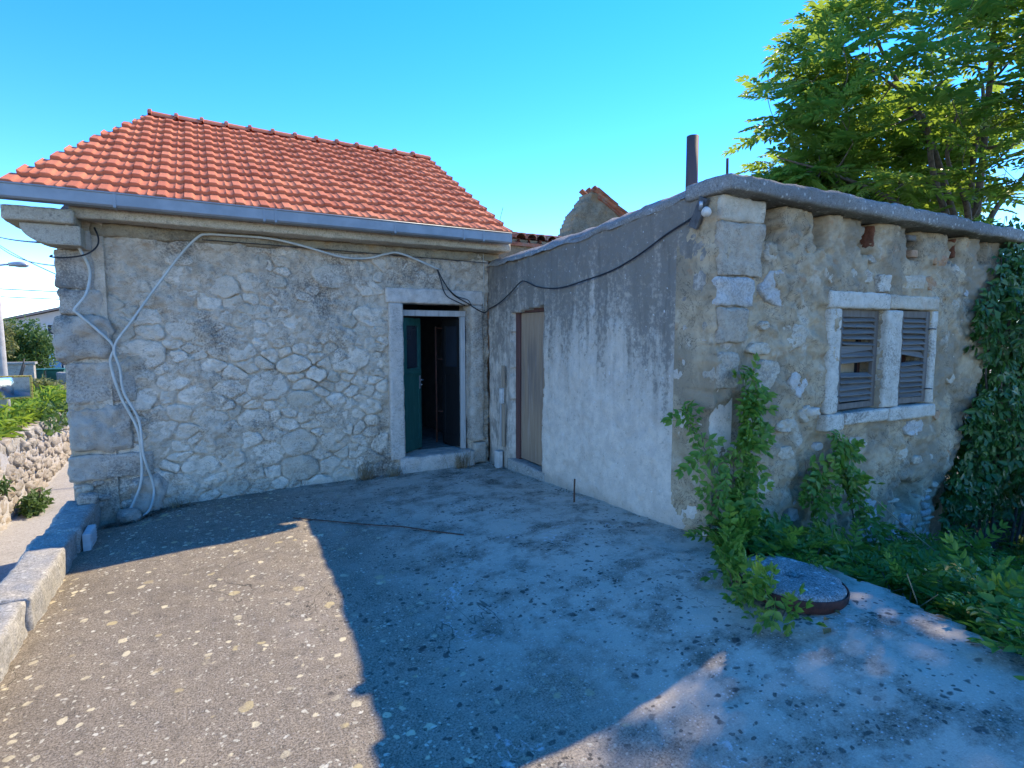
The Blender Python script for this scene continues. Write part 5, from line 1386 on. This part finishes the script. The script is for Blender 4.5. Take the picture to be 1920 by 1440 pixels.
# ------------------------------------------------------------------ creeper on the corner and the thicket below
CRP = [pinnate(3, 0.13, 0.072, 0.040, 0.3, 62, s) for s in range(4)]
def creeper(label, path, spread, n, group, leaf=1.0, wall_n=(0, -1, 0), stem_r=0.006):
    v = thing('climbing_vine', label, 'vine', path[0], group)
    sp = spline(path, 10); b = MB(); b.tube(sp, [stem_r * (1 - .6 * i / len(sp)) for i in range(len(sp))], 5)
    P = []; D = []; Nn = []; S_ = []
    for k in range(n):
        i = int(rng.random() ** 1.15 * (len(sp) - 1)); f = i / len(sp); p = sp[i]
        w = spread[0] * (1 - f) + spread[1] * f
        wn = Vector(wall_n); side_ = Vector((0, 0, 1)).cross(wn)
        q = p + side_ * rng.normal(0, w * .55) + Vector((0, 0, rng.normal(0, .04))) + wn * (0.02 + abs(rng.normal(0, .045)) * (0.6 + 1.4 * (1 - f)))
        P.append(q); dd = (side_ * rng.normal(0, .7) + Vector((0, 0, rng.normal(-.35, .5))) + wn * rng.uniform(0.1, .7)); D.append(dd)
        Nn.append(wn * .8 + Vector((rng.normal(0, .35), rng.normal(0, .35), .6 + rng.normal(0, .3)))); S_.append(rng.uniform(.65, 1.2) * leaf)
    for k in range(6):
        i = rng.integers(2, len(sp) - 2); p = sp[i]
        e = p + Vector((rng.normal(0, spread[0] * .7), 0, rng.uniform(0, .12))) + Vector(wall_n) * 0.04
        b.tube(spline([p, (p + e) / 2 + Vector(wall_n) * .02, e], 4), .003, 4)
    b.build('stem', M['bark'], v)
    put('leaves', cloud_mesh('leaves', CRP, P, D, Nn, S_), M['creeper'], v)
creeper('green creeper climbing the corner between roughcast and stone wall', [(3.20, 2.62, 0.0), (3.24, 2.65, 0.35), (3.22, 2.66, 0.6), (3.27, 2.67, 0.9), (3.31, 2.68, 1.15), (3.325, 2.69, 1.36)], (0.10, 0.022), 155, 'vines on the front wall')
creeper('creeper spray reaching left across the roughcast wall from the corner', [(3.12, 2.62, 0.42), (3.02, 2.62, 0.62), (2.98, 2.66, 0.78), (2.965, 2.80, 0.95), (2.975, 2.92, 1.10)], (0.05, 0.035), 36, 'vines on the front wall', 0.9, (-0.75, -0.66, 0), 0.004)
creeper('narrow creeper on the front wall below the left shutter', [(4.16, 2.60, -0.15), (4.13, 2.64, 0.2), (4.10, 2.67, 0.42), (4.06, 2.685, 0.64)], (0.09, 0.03), 60, 'vines on the front wall')
creeper('bushy creeper below the window middle on the front wall', [(4.66, 2.58, -0.15), (4.62, 2.63, 0.2), (4.50, 2.66, 0.45), (4.42, 2.68, 0.68), (4.42, 2.69, 0.82)], (0.13, 0.03), 85, 'vines on the front wall')

def mound(x, y):
    x = np.asarray(x, float); y = np.asarray(y, float)
    ed = sstep(0.0, 0.5, x - terrace_edge(y) + 0.30 * sstep(1.75, 2.1, y) + 0.16 * sstep(1.5, 1.9, y) + 0.03 + 0.14 * fbm(x * 2.0, y * 2.0, 0, 191, 3))
    top = 0.17 + 0.17 * fbm(x * 1.5, y * 1.5, 0, 192, 3) + 0.10 * sstep(3.6, 5, x) * (1 - sstep(5.0, 7, x)) - 0.42 * sstep(5.3, 6.6, x) * sstep(1.4, 2.5, y)
    top = top + 0.06 * sstep(3.2, 3.0, x) * 0 + 0.10 * np.exp(-(((x - 3.35) / .4) ** 2 + ((y - 2.4) / .3) ** 2)) - 0.55 * sstep(3.8, 5.0, x) * sstep(0.8, 1.6, y)
    return ed, top
UND = [pinnate(5, 0.23, 0.080, 0.033, 0.35, 64, 20 + s) for s in range(5)] + [pinnate(3, 0.15, 0.075, 0.042, 0.3, 62, 40 + s) for s in range(3)]
und = thing('thicket', 'dense green thicket of feathery seedlings along the right edge of the terrace', 'bush', (4.0, 1.5, -0.4))
n = 17000
x = 2.85 + 6.2 * rng.random(n) ** 1.5; y = rng.uniform(-2.6, 2.72, n)
ed, top = mound(x, y)
keep = (ed > rng.random(n) * 0.9 + 0.04) & ~((x < 3.14) & (y > 2.6))
keep &= ~((np.hypot(x - 2.735, y - 1.855) < 0.31))
x, y, ed, top = x[keep], y[keep], ed[keep], top[keep]
base_z = np.where(x < 3.25, terrace_z(x, y) + 0.01, garden_z(x, y))
u = rng.random(len(x)) ** 0.6
z = base_z + (np.maximum(top, base_z + 0.05) - base_z) * u * (0.35 + 0.65 * ed) + 0.02
P = np.stack([x, y, z], 1)
a = rng.uniform(0, 2 * math.pi, len(P))
D = np.stack([np.cos(a), np.sin(a), rng.normal(.25, .55, len(P))], 1)
N_ = np.stack([rng.normal(0, .55, len(P)), rng.normal(-.25, .55, len(P)), np.ones(len(P))], 1)
sel_low = z < -0.1
o = put('foliage', cloud_mesh('foliage', UND, P, D, N_, rng.uniform(.6, 1.1, len(P))), M['creeper'], und)
sb = MB()
for k in range(220):
    x0 = 3.35 + 4.5 * rng.random() ** 1.4; y0 = rng.uniform(-2, 2.6); zz = float(garden_z(x0, y0)); _, tp_ = mound(np.array(x0), np.array(y0))
    h = max(0.15, float(tp_) - zz); l = Vector((rng.normal(0, .12), rng.normal(0, .12), 0))
    sb.tube([(x0, y0, zz - .02), (x0 + l.x * .4, y0 + l.y * .4, zz + h * .5), (x0 + l.x, y0 + l.y, zz + h)], [.007, .005, .003], 4)
tag(sb.build('stems', M['bark'], und), kind='stuff')
dr = MB()
for k in range(70):
    x0 = 3.3 + 3.5 * rng.random() ** 1.3; y0 = rng.uniform(0.2, 2.5); z0 = float(garden_z(x0, y0)) + 0.1; _, tp_ = mound(np.array(x0), np.array(y0))
    a = rng.uniform(0, 6.28); l = rng.uniform(.12, .4); tz = max(float(tp_), z0) + rng.uniform(0.0, 0.10)
    dr.tube([(x0, y0, z0), (x0 + math.cos(a) * l * .4, y0 + math.sin(a) * l * .4, (z0 + tz) / 2 + .05), (x0 + math.cos(a) * l, y0 + math.sin(a) * l, tz)], [.0045, .0035, .002], 4)
tag(dr.build('dry_stems', M['dry_stem'], und), kind='stuff')
# spray creeping over the slab and the millstone
creeper('leafy shoot trailing over the slab in front of the millstone', [(3.02, 2.48, 0.21), (2.80, 2.33, 0.23), (2.58, 2.14, 0.24), (2.45, 1.94, 0.24), (2.40, 1.76, 0.24), (2.41, 1.62, 0.23)], (0.05, 0.03), 110, 'shoots at the millstone', 0.85, (0, 0, 1) if False else (-0.15, -0.2, 0.97), 0.004)
creeper('leafy shoots spreading on the slab at the foot of the corner', [(3.22, 2.64, 0.18), (3.10, 2.52, 0.22), (2.98, 2.42, 0.22), (2.90, 2.36, 0.21)], (0.16, 0.06), 190, 'shoots at the millstone', 0.95, (-0.1, -0.25, 0.96), 0.004)
rod('bare_twig', [(5.9, 1.95, -0.05), (6.4, 1.9, 0.0), (7.2, 1.85, 0.0), (8.2, 1.75, -0.06), (9.0, 1.6, -0.12)], 0.008, M['dry_stem'], 'long bare twig crossing the dark hollow at the right', 'twig', 5)
rod('bare_twig', [(4.62, 1.98, 0.02), (4.48, 2.15, 0.2), (4.36, 2.3, 0.38), (4.28, 2.4, 0.48)], 0.004, M['dry_stem'], 'thin yellowish stalk leaning in front of the bushy creeper', 'twig', 5)

# dry weeds along the wall foot
def weed(label, x, y, n, h, seed):
    r_ = random.Random(seed); b = MB(); z0 = float(terrace_z(x, y))
    for k in range(n):
        a = r_.uniform(0, 6.28); l = h * r_.uniform(.4, 1); s = r_.uniform(.1, .55) * l; bx = x + r_.gauss(0, .05); by = y + r_.gauss(0, .02)
        p = [(bx, by, z0 - .01), (bx + math.cos(a) * s * .35, by + math.sin(a) * s * .35, z0 + l * .55), (bx + math.cos(a) * s, by + math.sin(a) * s, z0 + l)]
        b.tube(p, [.0022, .0018, .001], 4)
        if k % 2 == 0:
            q = Vector(p[2]); b.tube([p[1], (q.x + r_.gauss(0, .02), q.y + r_.gauss(0, .02), p[1][2] + l * .35)], [.0016, .001], 4)
    tag(b.build('dry_weed', M['dry_stem']), label, 'weed', 'dry weeds at the wall foot')
weed('dry brown weed tuft at the wall foot left of the open door', 1.48, 6.14, 60, 0.20, 1)
weed('low dead weed just left of the threshold', 1.78, 6.10, 46, 0.11, 2)
weed('dry straw tuft standing on the right of the threshold', 2.62, 6.06, 60, 0.22, 3)
weed('sparse dead stalks at the wall foot near the pale cables', -0.32, 6.15, 30, 0.10, 4)
for k, (x, y) in enumerate(((2.62, 1.58), (2.72, 1.60), (2.92, 1.10), (2.98, 1.00), (3.06, 1.28), (2.53, 1.52))):
    b = MB(); s = 0.028 + 0.008 * (k % 3)
    V = [(-s, 0, .004), (-s * .2, s * .45, .012), (s, 0, .003), (-s * .2, -s * .45, .01), (0, 0, 0.0)]
    b.add(V, [(0, 4, 1), (1, 4, 2), (2, 4, 3), (3, 4, 0)], True)
    o = b.build('fallen_leaf', M['dead_leaf']); o.location = (x, y, float(terrace_z(x, y)) + 0.012); o.rotation_euler = (0, 0, k * 1.3)
    tag(o, ['dead orange leaf lying just below the rusty band of the millstone', 'dead orange leaf touching the right end of the millstone band', 'dead orange leaf under the thicket edge at the right, lower of a pair', 'dead orange leaf under the thicket edge at the right, upper of a pair', 'dead orange leaf at the thicket edge between millstone and frame edge', 'single dead leaf lying out on the open concrete below the trailing shoot'][k], 'leaf', 'fallen orange leaves')

# ------------------------------------------------------------------ across the lane
rw = thing('dry_stone_wall', 'sunlit dry stone wall holding the grassy plot above the lane', 'wall', (-3.75, 15, -2.0))
core = MB(); core.box((-4.1, 4.0, -2.4), (-3.62, 25.5, -0.76)); core.build('core', M['lane_stone'], rw)
S, Rr = scatter_sites(9.6, 21.5, -2.08, -0.52, 0.075, 0.19, 1.3, 5200, 1.4, 21)
cells = power_cells(S, Rr ** 2, 9.4, 21.7, -2.15, -0.42, 1.3)
loose = MB(); vis = sorted(range(len(S)), key=lambda i: S[i][0]); cnt = 0
for i in vis:
    P = cells[i]
    if not P: continue
    if poly_area(P) < 0: P = P[::-1]
    if poly_area(P) < .0015: continue
    me = stone_mesh('stone', P, (-3.60, 0, 0), (0, 1, 0), (0, 0, 1), (1, 0, 0), 0.07 + 0.08 * rng.random(), 0.014, 10, 1000 + i, 0.07, 1.3)
    cnt += 1
    if cnt <= 280 and S[i][0] > 10.5: put('stone', me, M['lane_stone'], rw)
    else: loose.add([tuple(v.co) for v in me.vertices], [tuple(p.vertices) for p in me.polygons], True)
if loose.v: tag(loose.build('small_stones', M['lane_stone'], rw), kind='stuff')
print('lane stones', cnt)
# meadow plants
n = 26000
x = -3.68 - 9.0 * rng.random(n) ** 1.3; y = rng.uniform(9.5, 20.5, n)
dens = fbm(x * .4, y * .4, 0, 201, 3)
ok = dens > -0.55 + 0.5 * rng.random(n) * (x < -3.0); x, y = x[ok], y[ok]
z = meadow_z(x, y) + 0.26 * rng.random(len(x)) ** 1.7 * (1 + .5 * dens[ok])
P = np.stack([x, y, z], 1)
tag(put('meadow_plants', cloud_mesh('meadow_plants', [lobed(0.15, 7), lobed(0.19, 8), leaflet_template(0.33, 0.03, .2, .5)], P, rand_dirs(len(P), .5), rand_dirs(len(P), 1.2), rng.uniform(.6, 1.2, len(P))), M['grass']),
    'bright green weeds and grass on the plot above the lane', 'grass', kind='stuff')
def bush(name, label, cen, rad_, n, mat, leaf, group=None, cat='bush', trunk=None):
    t = thing(name, label, cat, (cen[0], cen[1], cen[2] - rad_[2]), group)
    v = rng.normal(0, 1, (n, 3)); v /= np.linalg.norm(v, axis=1, keepdims=True)
    r_ = rng.random(n) ** 0.4
    P = np.array(cen) + v * r_[:, None] * np.array(rad_) * (1 + .35 * fbm(v[:, 0] * 2.2 + cen[0], v[:, 1] * 2.2, v[:, 2] * 2.2, 210, 3))[:, None]
    put('crown' if trunk else 'foliage', cloud_mesh('foliage', [lobed(leaf), leaflet_template(leaf * 1.3, leaf * .5)], P, rand_dirs(n, -.2), rand_dirs(n, .8), rng.uniform(.7, 1.3, n)), M[mat], t)
    b = MB(); bz = trunk if trunk is not None else cen[2] - rad_[2]
    for k in range(5):
        e = Vector(cen) + Vector(rng.normal(0, .45, 3)) * Vector(rad_).length * .5
        b.tube(spline([(cen[0] + rng.normal(0, .03), cen[1], bz), (cen[0] * .6 + e.x * .4, cen[1] * .6 + e.y * .4, (bz + e.z) / 2), e], 4), [max(.01, rad_[0] * .05 * (1 - .09 * i)) for i in range(9)], 5)
    o = b.build('trunk' if trunk else 'stems', M['bark'], t)
    if not trunk: tag(o, kind='stuff')
    return t
bush('ivy_bush', 'dark ivy clump hanging over the top of the dry stone wall', (-3.72, 18.4, -0.55), (0.40, 2.3, 0.42), 1700, 'bush', .13, 'plants on the dry stone wall')
bush('weed_bush', 'green weed growing at the foot of the dry stone wall', (-3.22, 14.5, -1.82), (0.20, 0.55, 0.22), 600, 'bush', .10, 'plants on the dry stone wall')
bush('weed_bush', 'small weed tuft growing from the face of the dry stone wall', (-3.40, 13.3, -1.18), (0.12, 0.24, 0.15), 120, 'bush', .09, 'plants on the dry stone wall')
bush('shrub', 'dry yellowish shrub in front of the green bins', (-5.4, 23.2, -0.06), (1.3, 0.9, 0.30), 1800, 'olive', .12, 'bushes beyond the plot')
bush('shrub', 'small green bush beside the lamp post', (-6.75, 25.4, 0.12), (0.45, 0.5, 0.42), 900, 'bush', .12, 'bushes beyond the plot')

# lamp post with mirror
post = thing('street_lamp', 'concrete lamp post with a short arm lamp beyond the lane', 'street lamp', (-3.990, 16.050, -0.360))
b = MB(); b.tube([(-3.990, 16.050, -1.260), (-3.982, 16.050, 1.440), (-3.968, 16.050, 3.840)], [0.142, 0.112, 0.068], 16); b.build('pole', M['pole'], post)
b = MB(); b.tube([(-3.960, 16.050, 3.090), (-3.780, 16.080, 3.127), (-3.660, 16.095, 3.142)], 0.02, 8); b.build('arm', M['metal_light'], post)
b = MB(); b.tube([(-3.720, 16.080, 3.135), (-3.630, 16.095, 3.146), (-3.540, 16.110, 3.150), (-3.435, 16.125, 3.142), (-3.382, 16.133, 3.132)], [0.039, 0.051, 0.066, 0.054, 0.015], 12); b.build('lamp_head', M['metal_light'], post)
b = MB(); b.tube([(-3.990, 15.990, 3.690), (-3.900, 15.930, 3.690)], .018, 6); b.tube([(-4.005, 15.990, 3.540), (-3.915, 15.930, 3.540)], .018, 6); b.build('insulator', M['dark_metal'], post)
mir = thing('traffic_mirror', 'rectangular traffic mirror in a yellow frame on the lamp post', 'mirror', (-3.930, 15.675, 0.240))
MM = Matrix.Translation((-3.80, 15.63, 0.487)) @ Matrix.Rotation(R(12), 4, 'Z') @ Matrix.Scale(1.5, 4)
b = MB(); w, h = 0.28, 0.165
b.box((-w, -.02, h - .022), (w, .02, h), MM); b.box((-w, -.02, -h), (w, .02, -h + .022), MM); b.box((-w, -.02, -h + .022), (-w + .022, .02, h - .022), MM); b.box((w - .022, -.02, -h + .022), (w, .02, h - .022), MM)
b.build('frame', M['yellow'], mir, .004)
b = MB()
for k in range(9):
    for zz in (h - .011, -h + .011): b.box((-w + .05 + k * .06, -.0225, zz - .008), (-w + .062 + k * .06, -.0195, zz + .008), MM)
for k in range(5):
    for xx in (w - .011, -w + .011): b.box((xx - .008, -.0225, -h + .05 + k * .055), (xx + .008, -.0195, -h + .062 + k * .055), MM)
tag(b.build('reflectors', M['red_orange'], mir), kind='stuff')
V = []; F = []; nn = 16
for i in range(nn + 1):
    for j in range(nn + 1):
        x_ = -w + .02 + (2 * w - .04) * i / nn; z_ = -h + .02 + (2 * h - .04) * j / nn
        V.append(MM @ Vector((x_, -0.012 + 0.35 * (x_ * x_ + z_ * z_) , z_)))
F = [(i * (nn + 1) + j, (i + 1) * (nn + 1) + j, (i + 1) * (nn + 1) + j + 1, i * (nn + 1) + j + 1) for i in range(nn) for j in range(nn)]
put('mirror_face', mesh_np('mirror_face', V, np.array(F)), M['mirror'], mir)
b = MB(); b.box((-.05, .02, -.04), (.05, .18, .04), MM); b.build('bracket', M['metal_light'], mir)
# overhead wires
top = Vector((-3.968, 16.020, 3.750))
def wire(a, b_, sag, r, label):
    a = Vector(a); b_ = Vector(b_); pts = [a.lerp(b_, t) - Vector((0, 0, sag * 4 * t * (1 - t))) for t in np.linspace(0, 1, 14)]
    q = MB(); q.tube(pts, r, 5); tag(q.build('overhead_wire', M['black_cable']), label, 'wire', 'overhead wires left of the house')
wire(top, (-1.22, 6.35, 2.42), 0.03, .009, 'thick overhead wire from the lamp post to the corbel')
wire(top - Vector((0, 0, .08)), (-1.12, 6.6, 2.25), 0.14, .006, 'slack overhead wire dipping towards the house corner')
wire(top - Vector((0, 0, .1)), (-1.05, 6.9, 2.1), 0.05, .006, 'overhead wire falling steeply from the lamp post to the house side')
wire((-12, 18, 3.0), (6, 17.6, 2.55), 0.1, .012, 'upper of two level wires above the far house roof')
wire((-12, 18, 2.8), (6, 17.6, 2.38), 0.1, .012, 'lower of two level wires above the far house roof')

# beyond: house, garden wall, bins, car, tree
fh = thing('far_house', 'pale rendered house with low gable behind the trees', 'house', (-9.5, 49, -1))
MH = Matrix.Translation((-9.6, 49.0, -0.9)) @ Matrix.Rotation(R(12), 4, 'Z')
b = MB()
pr = [(-2.2, 0), (9, 0), (9, 3.6), (3.4, 4.9), (-2.2, 3.35)]
V = [MH @ Vector((x_, y_, z_)) for y_ in (0, 9) for x_, z_ in pr]; n = 5
b.add(V, [(0, 1, 2, 3, 4), (9, 8, 7, 6, 5)] + [(i, i + 5, (i + 1) % 5 + 5, (i + 1) % 5) for i in range(5)]); b.build('wall', M['render'], fh)
b = MB()
for (x0, z0, x1, z1) in ((-2.6, 3.28, 3.4, 5.0), (9.4, 3.55, 3.4, 5.0)):
    for y0, y1 in ((-.5, 9.5),):
        V = [MH @ Vector(q) for q in ((x0, y0, z0), (x1, y0, z1), (x1, y1, z1), (x0, y1, z0), (x0, y0, z0 + .16), (x1, y0, z1 + .16), (x1, y1, z1 + .16), (x0, y1, z0 + .16))]
        b.add(V, [(0, 3, 2, 1), (4, 5, 6, 7), (0, 1, 5, 4), (1, 2, 6, 5), (2, 3, 7, 6), (3, 0, 4, 7)])
b.build('roof', M['far_roof'], fh)
for (x0, x1, z0, z1) in ((0.0, 0.95, 2.45, 3.25), (-1.0, -0.2, 0.6, 1.6), (4.2, 5.4, 2.4, 3.3)):
    b = MB(); b.box((x0, -.06, z0), (x1, .02, z1), MH); wf = b.build('window', M['white_paint'], fh)
    b = MB(); b.box((x0 + .08, -.08, z0 + .08), ((x0 + x1) / 2 - .03, -.055, z1 - .08), MH); b.box(((x0 + x1) / 2 + .03, -.08, z0 + .08), (x1 - .08, -.055, z1 - .08), MH); b.build('pane', M['glass'], wf)
ft = bush('broad_tree', 'rounded tree with pale lit crown in front of the far house', (-7.65, 34.2, 1.0), (1.45, 1.2, 1.1), 5200, 'bush', .16, None, 'tree', -0.6)
bush('broad_tree', 'yellow green tree beside the rounded tree by the far house', (-8.35, 33.0, 1.25), (0.8, 0.9, 0.95), 3000, 'olive', .15, None, 'tree', -0.6)
gwall = thing('garden_wall', 'short rendered garden wall with flat top beyond the plot', 'wall', (-5.0, 24, -0.2))
b = MB(); b.box((-6.6, 24.2, -0.7), (-5.15, 24.45, 0.62)); b.build('wall', M['lane_stone'], gwall, .01)
b = MB(); b.box((-6.65, 24.15, 0.622), (-5.1, 24.5, 0.70)); b.build('coping', M['parapet'], gwall, .01)
def bin_(loc, label):
    t = thing('waste_bin', label, 'bin', loc, 'green bins beyond the plot')
    x_, y_, z_ = loc; b = MB(); b.prism([(-.27, -.3), (.27, -.3), (.24, .3), (-.24, .3)], 0.06, 0.5, Matrix.Translation(loc)); b.build('body', M['bin'], t, .02)
    b = MB(); b.box((x_ - .3, y_ - .33, z_ + .502), (x_ + .3, y_ + .33, z_ + .56)); b.build('lid', M['bin'], t, .02)
    for s in (-1, 1):
        b = MB(); b.tube([(x_ + s * .2 - .03, y_ + .22, z_ + .06), (x_ + s * .2 + .03, y_ + .22, z_ + .06)], .06, 10); b.build('wheel', M['tyre'], t)
bin_((-5.75, 27.3, -0.25), 'green wheeled bin, the one nearer the lamp post')
bin_((-5.15, 27.4, -0.25), 'green wheeled bin, the one nearer the house corner')
o = rough_box('stone_block', (-5.0, 26.4, -0.25), (-4.5, 26.8, 0.2), M['parapet'], None, step=.08, r=.03, amp=.02, freq=4, seed=300); tag(o, 'pale square stone block beside the green bins', 'block')
car = thing('parked_car', 'dark parked car half hidden by the house corner', 'car', (-6.9, 37, -0.8))
MC = Matrix.Translation((-6.55, 37.5, -0.72)) @ Matrix.Rotation(R(-65), 4, 'Z')
prof = [(-2.0, .35), (-2.05, .75), (-1.95, .98), (-1.3, 1.02), (-.75, 1.42), (.55, 1.46), (1.25, 1.05), (1.95, .88), (2.05, .6), (2.0, .3)]
b = MB(); V = [MC @ Vector((p[0], s * (.82 if p[1] < 1.05 else .62), p[1])) for s in (-1, 1) for p in prof]; n = len(prof)
b.add(V, [tuple(range(n)), tuple(range(2 * n - 1, n - 1, -1))] + [(i, i + n, (i + 1) % n + n, (i + 1) % n) for i in range(n)]); b.build('body', M['car'], car, .05, 2)
b = MB()
for s in (-1, 1): b.add([MC @ Vector(q) for q in ((-1.1, s * .80, 1.06), (-.72, s * .655, 1.38), (.5, s * .655, 1.41), (1.05, s * .80, 1.06))], [(0, 1, 2, 3)])
b.add([MC @ Vector(q) for q in ((-1.36, -.6, 1.06), (-1.36, .6, 1.06), (-.84, .52, 1.40), (-.84, -.52, 1.40))], [(0, 1, 2, 3)])
b.add([MC @ Vector(q) for q in ((1.22, -.6, 1.10), (1.22, .6, 1.10), (.66, .52, 1.44), (.66, -.52, 1.44))], [(0, 1, 2, 3)])
b.build('windows', M['glass'], car)
for sx in (-1.25, 1.3):
    for s in (-1, 1):
        b = MB(); b.tube([MC @ Vector((sx, s * .68, .32)), MC @ Vector((sx, s * .87, .32))], .32, 20, False); wh = b.build('wheel', M['tyre'], car)
        b = MB(); b.tube([MC @ Vector((sx, s * .86, .32)), MC @ Vector((sx, s * .885, .32))], .19, 14, False); b.build('rim', M['rim'], wh)
for s in (-1, 1):
    b = MB(); b.box((-2.06, s * .68 - .1, .72), (-1.99, s * .68 + .1, .9), MC); b.build('tail_light', M['taillight'], car)
    b = MB(); b.box((1.95, s * .6 - .13, .66), (2.04, s * .6 + .13, .8), MC); b.build('headlight', M['white_paint'], car)

# ruined roofs behind
ru = thing('ruined_house', 'old stone gable with broken clay tile roof behind the outbuilding', 'house', (8.4, 11, -0.5))
gp_ = [(6.3, -0.8), (11.5, -0.8), (11.5, 3.2), (8.55, 4.95), (8.12, 4.93), (7.9, 4.62), (7.72, 4.45), (7.52, 4.0), (6.3, 2.8)]
us = np.arange(6.3, 11.5, .05); ws = np.arange(1.5, 5.05, .05)
xs_ = [p[0] for p in gp_[2:]][::-1]; zs_ = [p[1] for p in gp_[2:]][::-1]
put('gable_wall', sheet_mesh('gable_wall', (0, 11, 0), (1, 0, 0), (0, 0, 1), (0, -1, 0), us, ws, lambda u, w: .03 * fbm(u * 4, w * 4, 0, 221, 3), lambda u, w: w < np.interp(u, xs_, zs_) + .03 * fbm(u * 5, w, 0, 222, 2), .5), M['ochre'], ru)
r2 = random.Random(5)
def old_roof(parent, p0, du, dv, nu, nv, skip=0.06, mat='old_tile'):
    """rows of half-round clay tiles: covers over channels"""
    p0 = Vector(p0); du = Vector(du); dv = Vector(dv); nn_ = du.cross(dv).normalized(); L = dv.length; w = du.length
    def half(up):
        V = []; F = []
        for r_, (t, f) in enumerate(((0, 1.0), (1.15, .82))):
            for k in range(7):
                a = math.pi * k / 6; V.append(((math.cos(a) * w * .52 * f), t * L, math.sin(a) * w * .42 * f * (1 if up else -1) + (0.04 if up else .03)))
        F = [(k, k + 1, 8 + k, 7 + k) for k in range(6)]
        V += [(v[0] * .86, v[1], v[2] - .012) for v in V[:7]]; F += [(k + 1, k, 14 + k, 15 + k) for k in range(6)]
        me = bpy.data.meshes.new('roof_tile'); me.from_pydata(V, [], F if up else [f[::-1] for f in F]); me.polygons.foreach_set('use_smooth', [True] * len(me.polygons)); me.update(); me.materials.append(M[mat]); return me
    up, dn = half(True), half(False)
    rot = Matrix((du.normalized(), dv.normalized(), nn_)).transposed().to_euler()
    for i in range(nu):
        for j in range(nv):
            for me, off in ((dn, 0.0), (up, 0.5)):
                if r2.random() < skip: continue
                q = p0 + du * (i + off + r2.uniform(-.06, .06)) + dv * (j + r2.uniform(-.1, .1))
                e = rot.copy(); e.rotate_axis('Z', r2.uniform(-.08, .08)); e.rotate_axis('X', r2.uniform(-.03, .03))
                put('roof_tile', me, None, parent, q, e)
b = MB(); b.add([(8.3, 10.95, 4.93), (8.3, 11.5, 4.93), (11.6, 11.5, 3.1), (11.6, 10.95, 3.1), (8.3, 10.95, 4.83), (8.3, 11.5, 4.83), (11.6, 11.5, 3.0), (11.6, 10.95, 3.0)], [(0, 3, 2, 1), (4, 5, 6, 7), (0, 4, 7, 3), (0, 1, 5, 4), (1, 2, 6, 5), (2, 3, 7, 6)])
rr2 = b.build('roof', M['old_tile'], ru)
old_roof(rr2, (10.3, 10.95, 3.86), (0, .22, 0), (-.30, 0, .166), 3, 7)
lt = thing('old_tile_roof', 'low old clay tile roof just behind the right end of the gutter', 'roof', (4.3, 7.6, 2.5))
b = MB(); b.box((3.42, 7.15, 0), (6.2, 7.4, 2.98)); b.build('wall', M['ochre'], lt)
b = MB(); b.add([(3.75, 7.1, 2.93), (6.2, 7.1, 2.93), (6.2, 8.6, 3.25), (3.75, 8.6, 3.25), (3.75, 7.1, 2.88), (6.2, 7.1, 2.88), (6.2, 8.6, 3.2), (3.75, 8.6, 3.2)], [(0, 1, 2, 3), (7, 6, 5, 4), (0, 4, 5, 1), (1, 5, 6, 2), (2, 6, 7, 3), (3, 7, 4, 0)])
lr = b.build('deck', M['old_tile'], lt)
old_roof(lr, (3.9, 7.08, 2.95), (.17, 0, 0), (0, .26, .055), 7, 4, .03)
